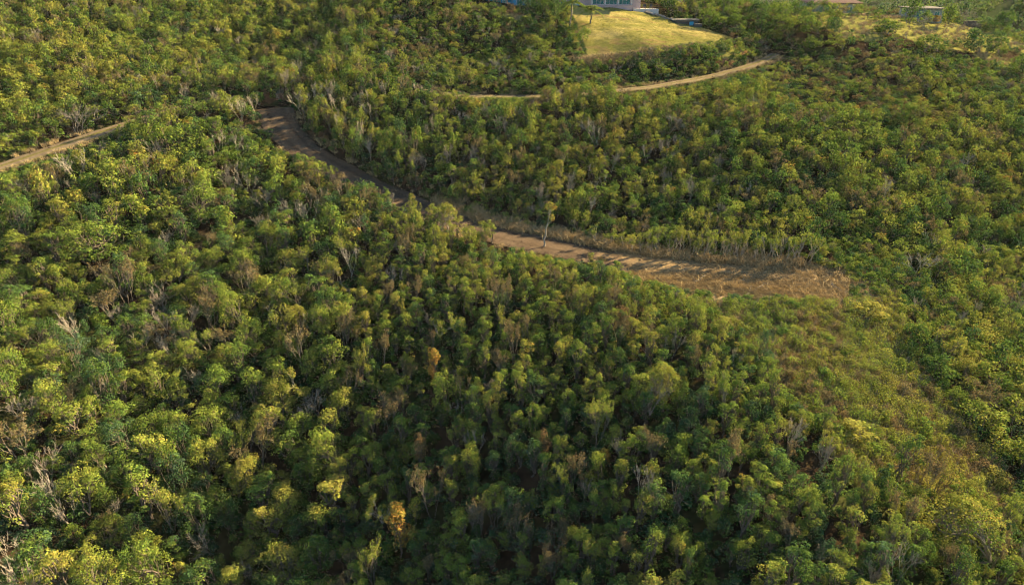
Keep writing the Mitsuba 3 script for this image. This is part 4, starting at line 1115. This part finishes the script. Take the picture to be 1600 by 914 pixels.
part(H_, 'roof', hip_roof(8.6, 27.9, 157.4, 168.4, z0 + 4.2, 2.4), 'pale_roof')
mark(H_, 'pink house with tall glass doors above the yellow lawn at the top edge', 'house')
# blue house
H_, z0 = 'blue_house', 47.6
part(H_, 'wall', boxm(-7.6, 0.2, 156.8, 166, z0 - 1.5, z0 + 2.15), 'blue_paint')
part(H_, 'wing', boxm(0.205, 4.0, 156.0, 166, z0 - 1.5, z0 + 4.4), 'blue_paint', 'brighter blue taller wing')
part(H_, 'roof', hip_roof(-7.8, 0.0, 156.4, 166.2, z0 + 2.16, 1.3), 'pale_roof', 'pale grey-green roof with a thick eave')
part(H_, 'wing_roof', hip_roof(0.9, 4.0, 156.0, 166, z0 + 4.41, 1.5), 'pale_roof')
for x in (-4.9, -1.0):
    part(H_, 'post', boxm(x - 0.14, x + 0.14, 156.3, 156.58, z0 - 0.9, z0 + 2.15), 'tan_paint')
opening(H_, -6.1, 156.78, 0.7, z0 + 0.2, z0 + 1.7, bars=0)
opening(H_, -3.2, 156.78, 1.5, z0 + 0.3, z0 + 1.8, frame='tan_paint')
opening(H_, -1.7, 156.78, 0.6, z0 + 0.3, z0 + 1.7, bars=0)
opening(H_, 1.6, 155.98, 1.1, z0 + 0.1, z0 + 2.0)
opening(H_, 3.2, 155.98, 0.6, z0 + 0.1, z0 + 2.0, bars=0)
mark(H_, 'blue house with tan posts behind bushes at the top edge', 'house')
# terrace beside the pink house with two chairs
z0 = 47.35
add('terrace_wall', cat(boxm(25.9, 31.4, 157.6, 157.95, z0 - 1.0, z0 + 0.28), boxm(27.8, 31.4, 157.96, 161.5, z0 - 1.0, z0 + 0.1), boxm(25.9, 26.05, 157.3, 157.59, z0 - 0.8, z0 + 0.55)), 'white_paint', 'low white terrace wall right of the pink house', 'wall')
for n, x in enumerate((28.6, 30.0)):
    k = 'patio_chair' if n == 0 else 'patio_chair_001'
    part(k, 'seat', boxm(x - 0.3, x + 0.3, 158.7, 159.3, z0 + 0.50, z0 + 0.58), 'dark_metal')
    b = boxm(-0.3, 0.3, -0.03, 0.03, 0, 0.62)
    b.apply_transform(trimesh.transformations.rotation_matrix(-0.25, [1, 0, 0]))
    b.apply_translation((x, 159.3, z0 + 0.58))
    part(k, 'backrest', b, 'dark_metal')
    for sx_ in (-0.27, 0.27):
        for sy_ in (158.73, 159.27):
            part(k, 'leg', boxm(x + sx_ - 0.025, x + sx_ + 0.025, sy_ - 0.025, sy_ + 0.025, z0 + 0.1, z0 + 0.499), 'dark_metal')
    mark(k, f'dark patio chair on the terrace beside the pink house, {("left", "right")[n]} one', 'chair')
# rubble edging along the top right of the lawn
r = np.random.default_rng(5)
for n in range(14):
    t = n / 13
    b = trimesh.creation.icosphere(subdivisions=1, radius=1.0)
    b.vertices *= (1 + 0.25 * r.normal(size=(len(b.vertices), 1))) * r.uniform(0.22, 0.42, 3) * [1.2, 1.0, 0.9]
    xr, yr = 28.6 + 4.6 * t + r.normal() * 0.1, 157.2 - 3.4 * t + r.normal() * 0.15
    b.apply_translation((xr, yr, float(ground(xr, yr)[0]) + 0.22))
    add('edge_stone' if n == 0 else f'edge_stone_{n:03d}', b, 'rock', f'grey rough stone in the edging row at top right of the lawn, {ORD[n]}', 'stone', 'edging stones along the lawn')
# concrete cistern wall
z0 = float(ground(36.0, 152.5)[0])
k = 'concrete_cistern'
part(k, 'slab', boxm(33.2, 38.9, 151.6, 153.8, z0 + 0.75, z0 + 0.95), 'concrete')
part(k, 'wall', boxm(33.4, 38.7, 151.9, 153.6, z0 - 1.5, z0 + 0.748), 'dark_concrete')
part(k, 'end_block', boxm(37.6, 39.1, 150.2, 151.58, z0 - 1.9, z0 + 0.25), 'dark_concrete')
part(k, 'tarp', boxm(36.8, 37.58, 151.2, 151.62, z0 - 0.6, z0 + 0.55), 'tarp_blue', 'small blue tarp tucked in the corner')
mark(k, 'low dark concrete cistern with a flat pale slab at the right edge of the lawn', 'cistern')
# red-roofed house, grey house, walls
k, z0 = 'red_roof_house', 45.05
part(k, 'wall', boxm(70.0, 81.0, 172, 180, z0 - 2, z0 + 2.6), 'teal_wall')
part(k, 'roof', hip_roof(70.0, 81.0, 172, 180, z0 + 2.61, 2.2), 'red_roof')
for x in (72.3, 75.5, 78.7):
    opening(k, x, 171.98, 1.2, z0 + 0.7, z0 + 1.9)
mark(k, 'house with a dull red hip roof and pale green walls at the top edge', 'house')
k, z0 = 'grey_house', 44.9
part(k, 'wall', boxm(90.0, 97.2, 165.5, 171, z0 - 1.5, z0 + 2.1), 'teal_wall')
part(k, 'roof', boxm(89.6, 97.6, 165.0, 171.4, z0 + 2.11, z0 + 2.3), 'dark_concrete')
for x in (91.6, 93.7, 95.7):
    opening(k, x, 165.48, 1.0, z0 + 0.6, z0 + 1.6)
mark(k, 'small flat-roofed grey house behind trees at upper right', 'house')
z0 = float(ground(81, 165.5)[0])
w_ = boxm(-4.6, 4.6, -0.2, 0.2, -1.2, 0.6)
w_.apply_transform(trimesh.transformations.rotation_matrix(math.radians(30), [0, 0, 1]))
w_.apply_translation((79.5, 165.2, z0))
add('retaining_wall', w_, 'tan_paint', 'long low tan retaining wall below the pale track at upper right', 'wall')
z0 = float(ground(106, 168.5)[0])
add('garden_wall', boxm(104.2, 108.6, 168.3, 168.8, z0 - 1.2, z0 + 1.3), 'dark_concrete', 'low dark wall beside the grass clearing at upper right', 'wall')
# utility poles and wires
poles = [(46.9, 163.5, 8.5), (24.0, 178.0, 8.5)]
for n, (x, y, h) in enumerate(poles):
    k = 'utility_pole' if n == 0 else 'utility_pole_001'
    z = float(ground(x, y)[0])
    w = Wood()
    w.seg(np.array([x, y, z - 0.5]), np.array([x, y, z + h]), 0.15, 0.10)
    part(k, 'post', w.mesh(8), 'pole_wood')
    part(k, 'crossarm', boxm(x - 0.9, x + 0.9, y - 0.06, y + 0.06, z + h - 0.7, z + h - 0.56), 'pole_wood')
    mark(k, ('grey utility pole right of the lawn at the top edge', 'utility pole behind the pink house')[n], 'utility pole')
(xa, ya, ha), (xb, yb, hb) = poles
for n, (off, drop) in enumerate(((0.0, 2.6), (0.0, 5.6))):
    A = np.array([xa, ya, float(ground(xa, ya)[0]) + ha - drop])
    B = np.array([xb, yb, float(ground(xb, yb)[0]) + hb - drop + 1.0])
    t = np.linspace(0, 1, 17)[:, None]
    q = A + (B - A) * t
    q[:, 2] -= 1.1 * 4 * t[:, 0] * (1 - t[:, 0])
    add('power_line' if n == 0 else 'power_line_001', tubes(q[:-1], q[1:], 0.03, 0.03, 3), 'white_paint', f'{("upper", "lower")[n]} thin pale wire running left from the utility pole', 'wire')
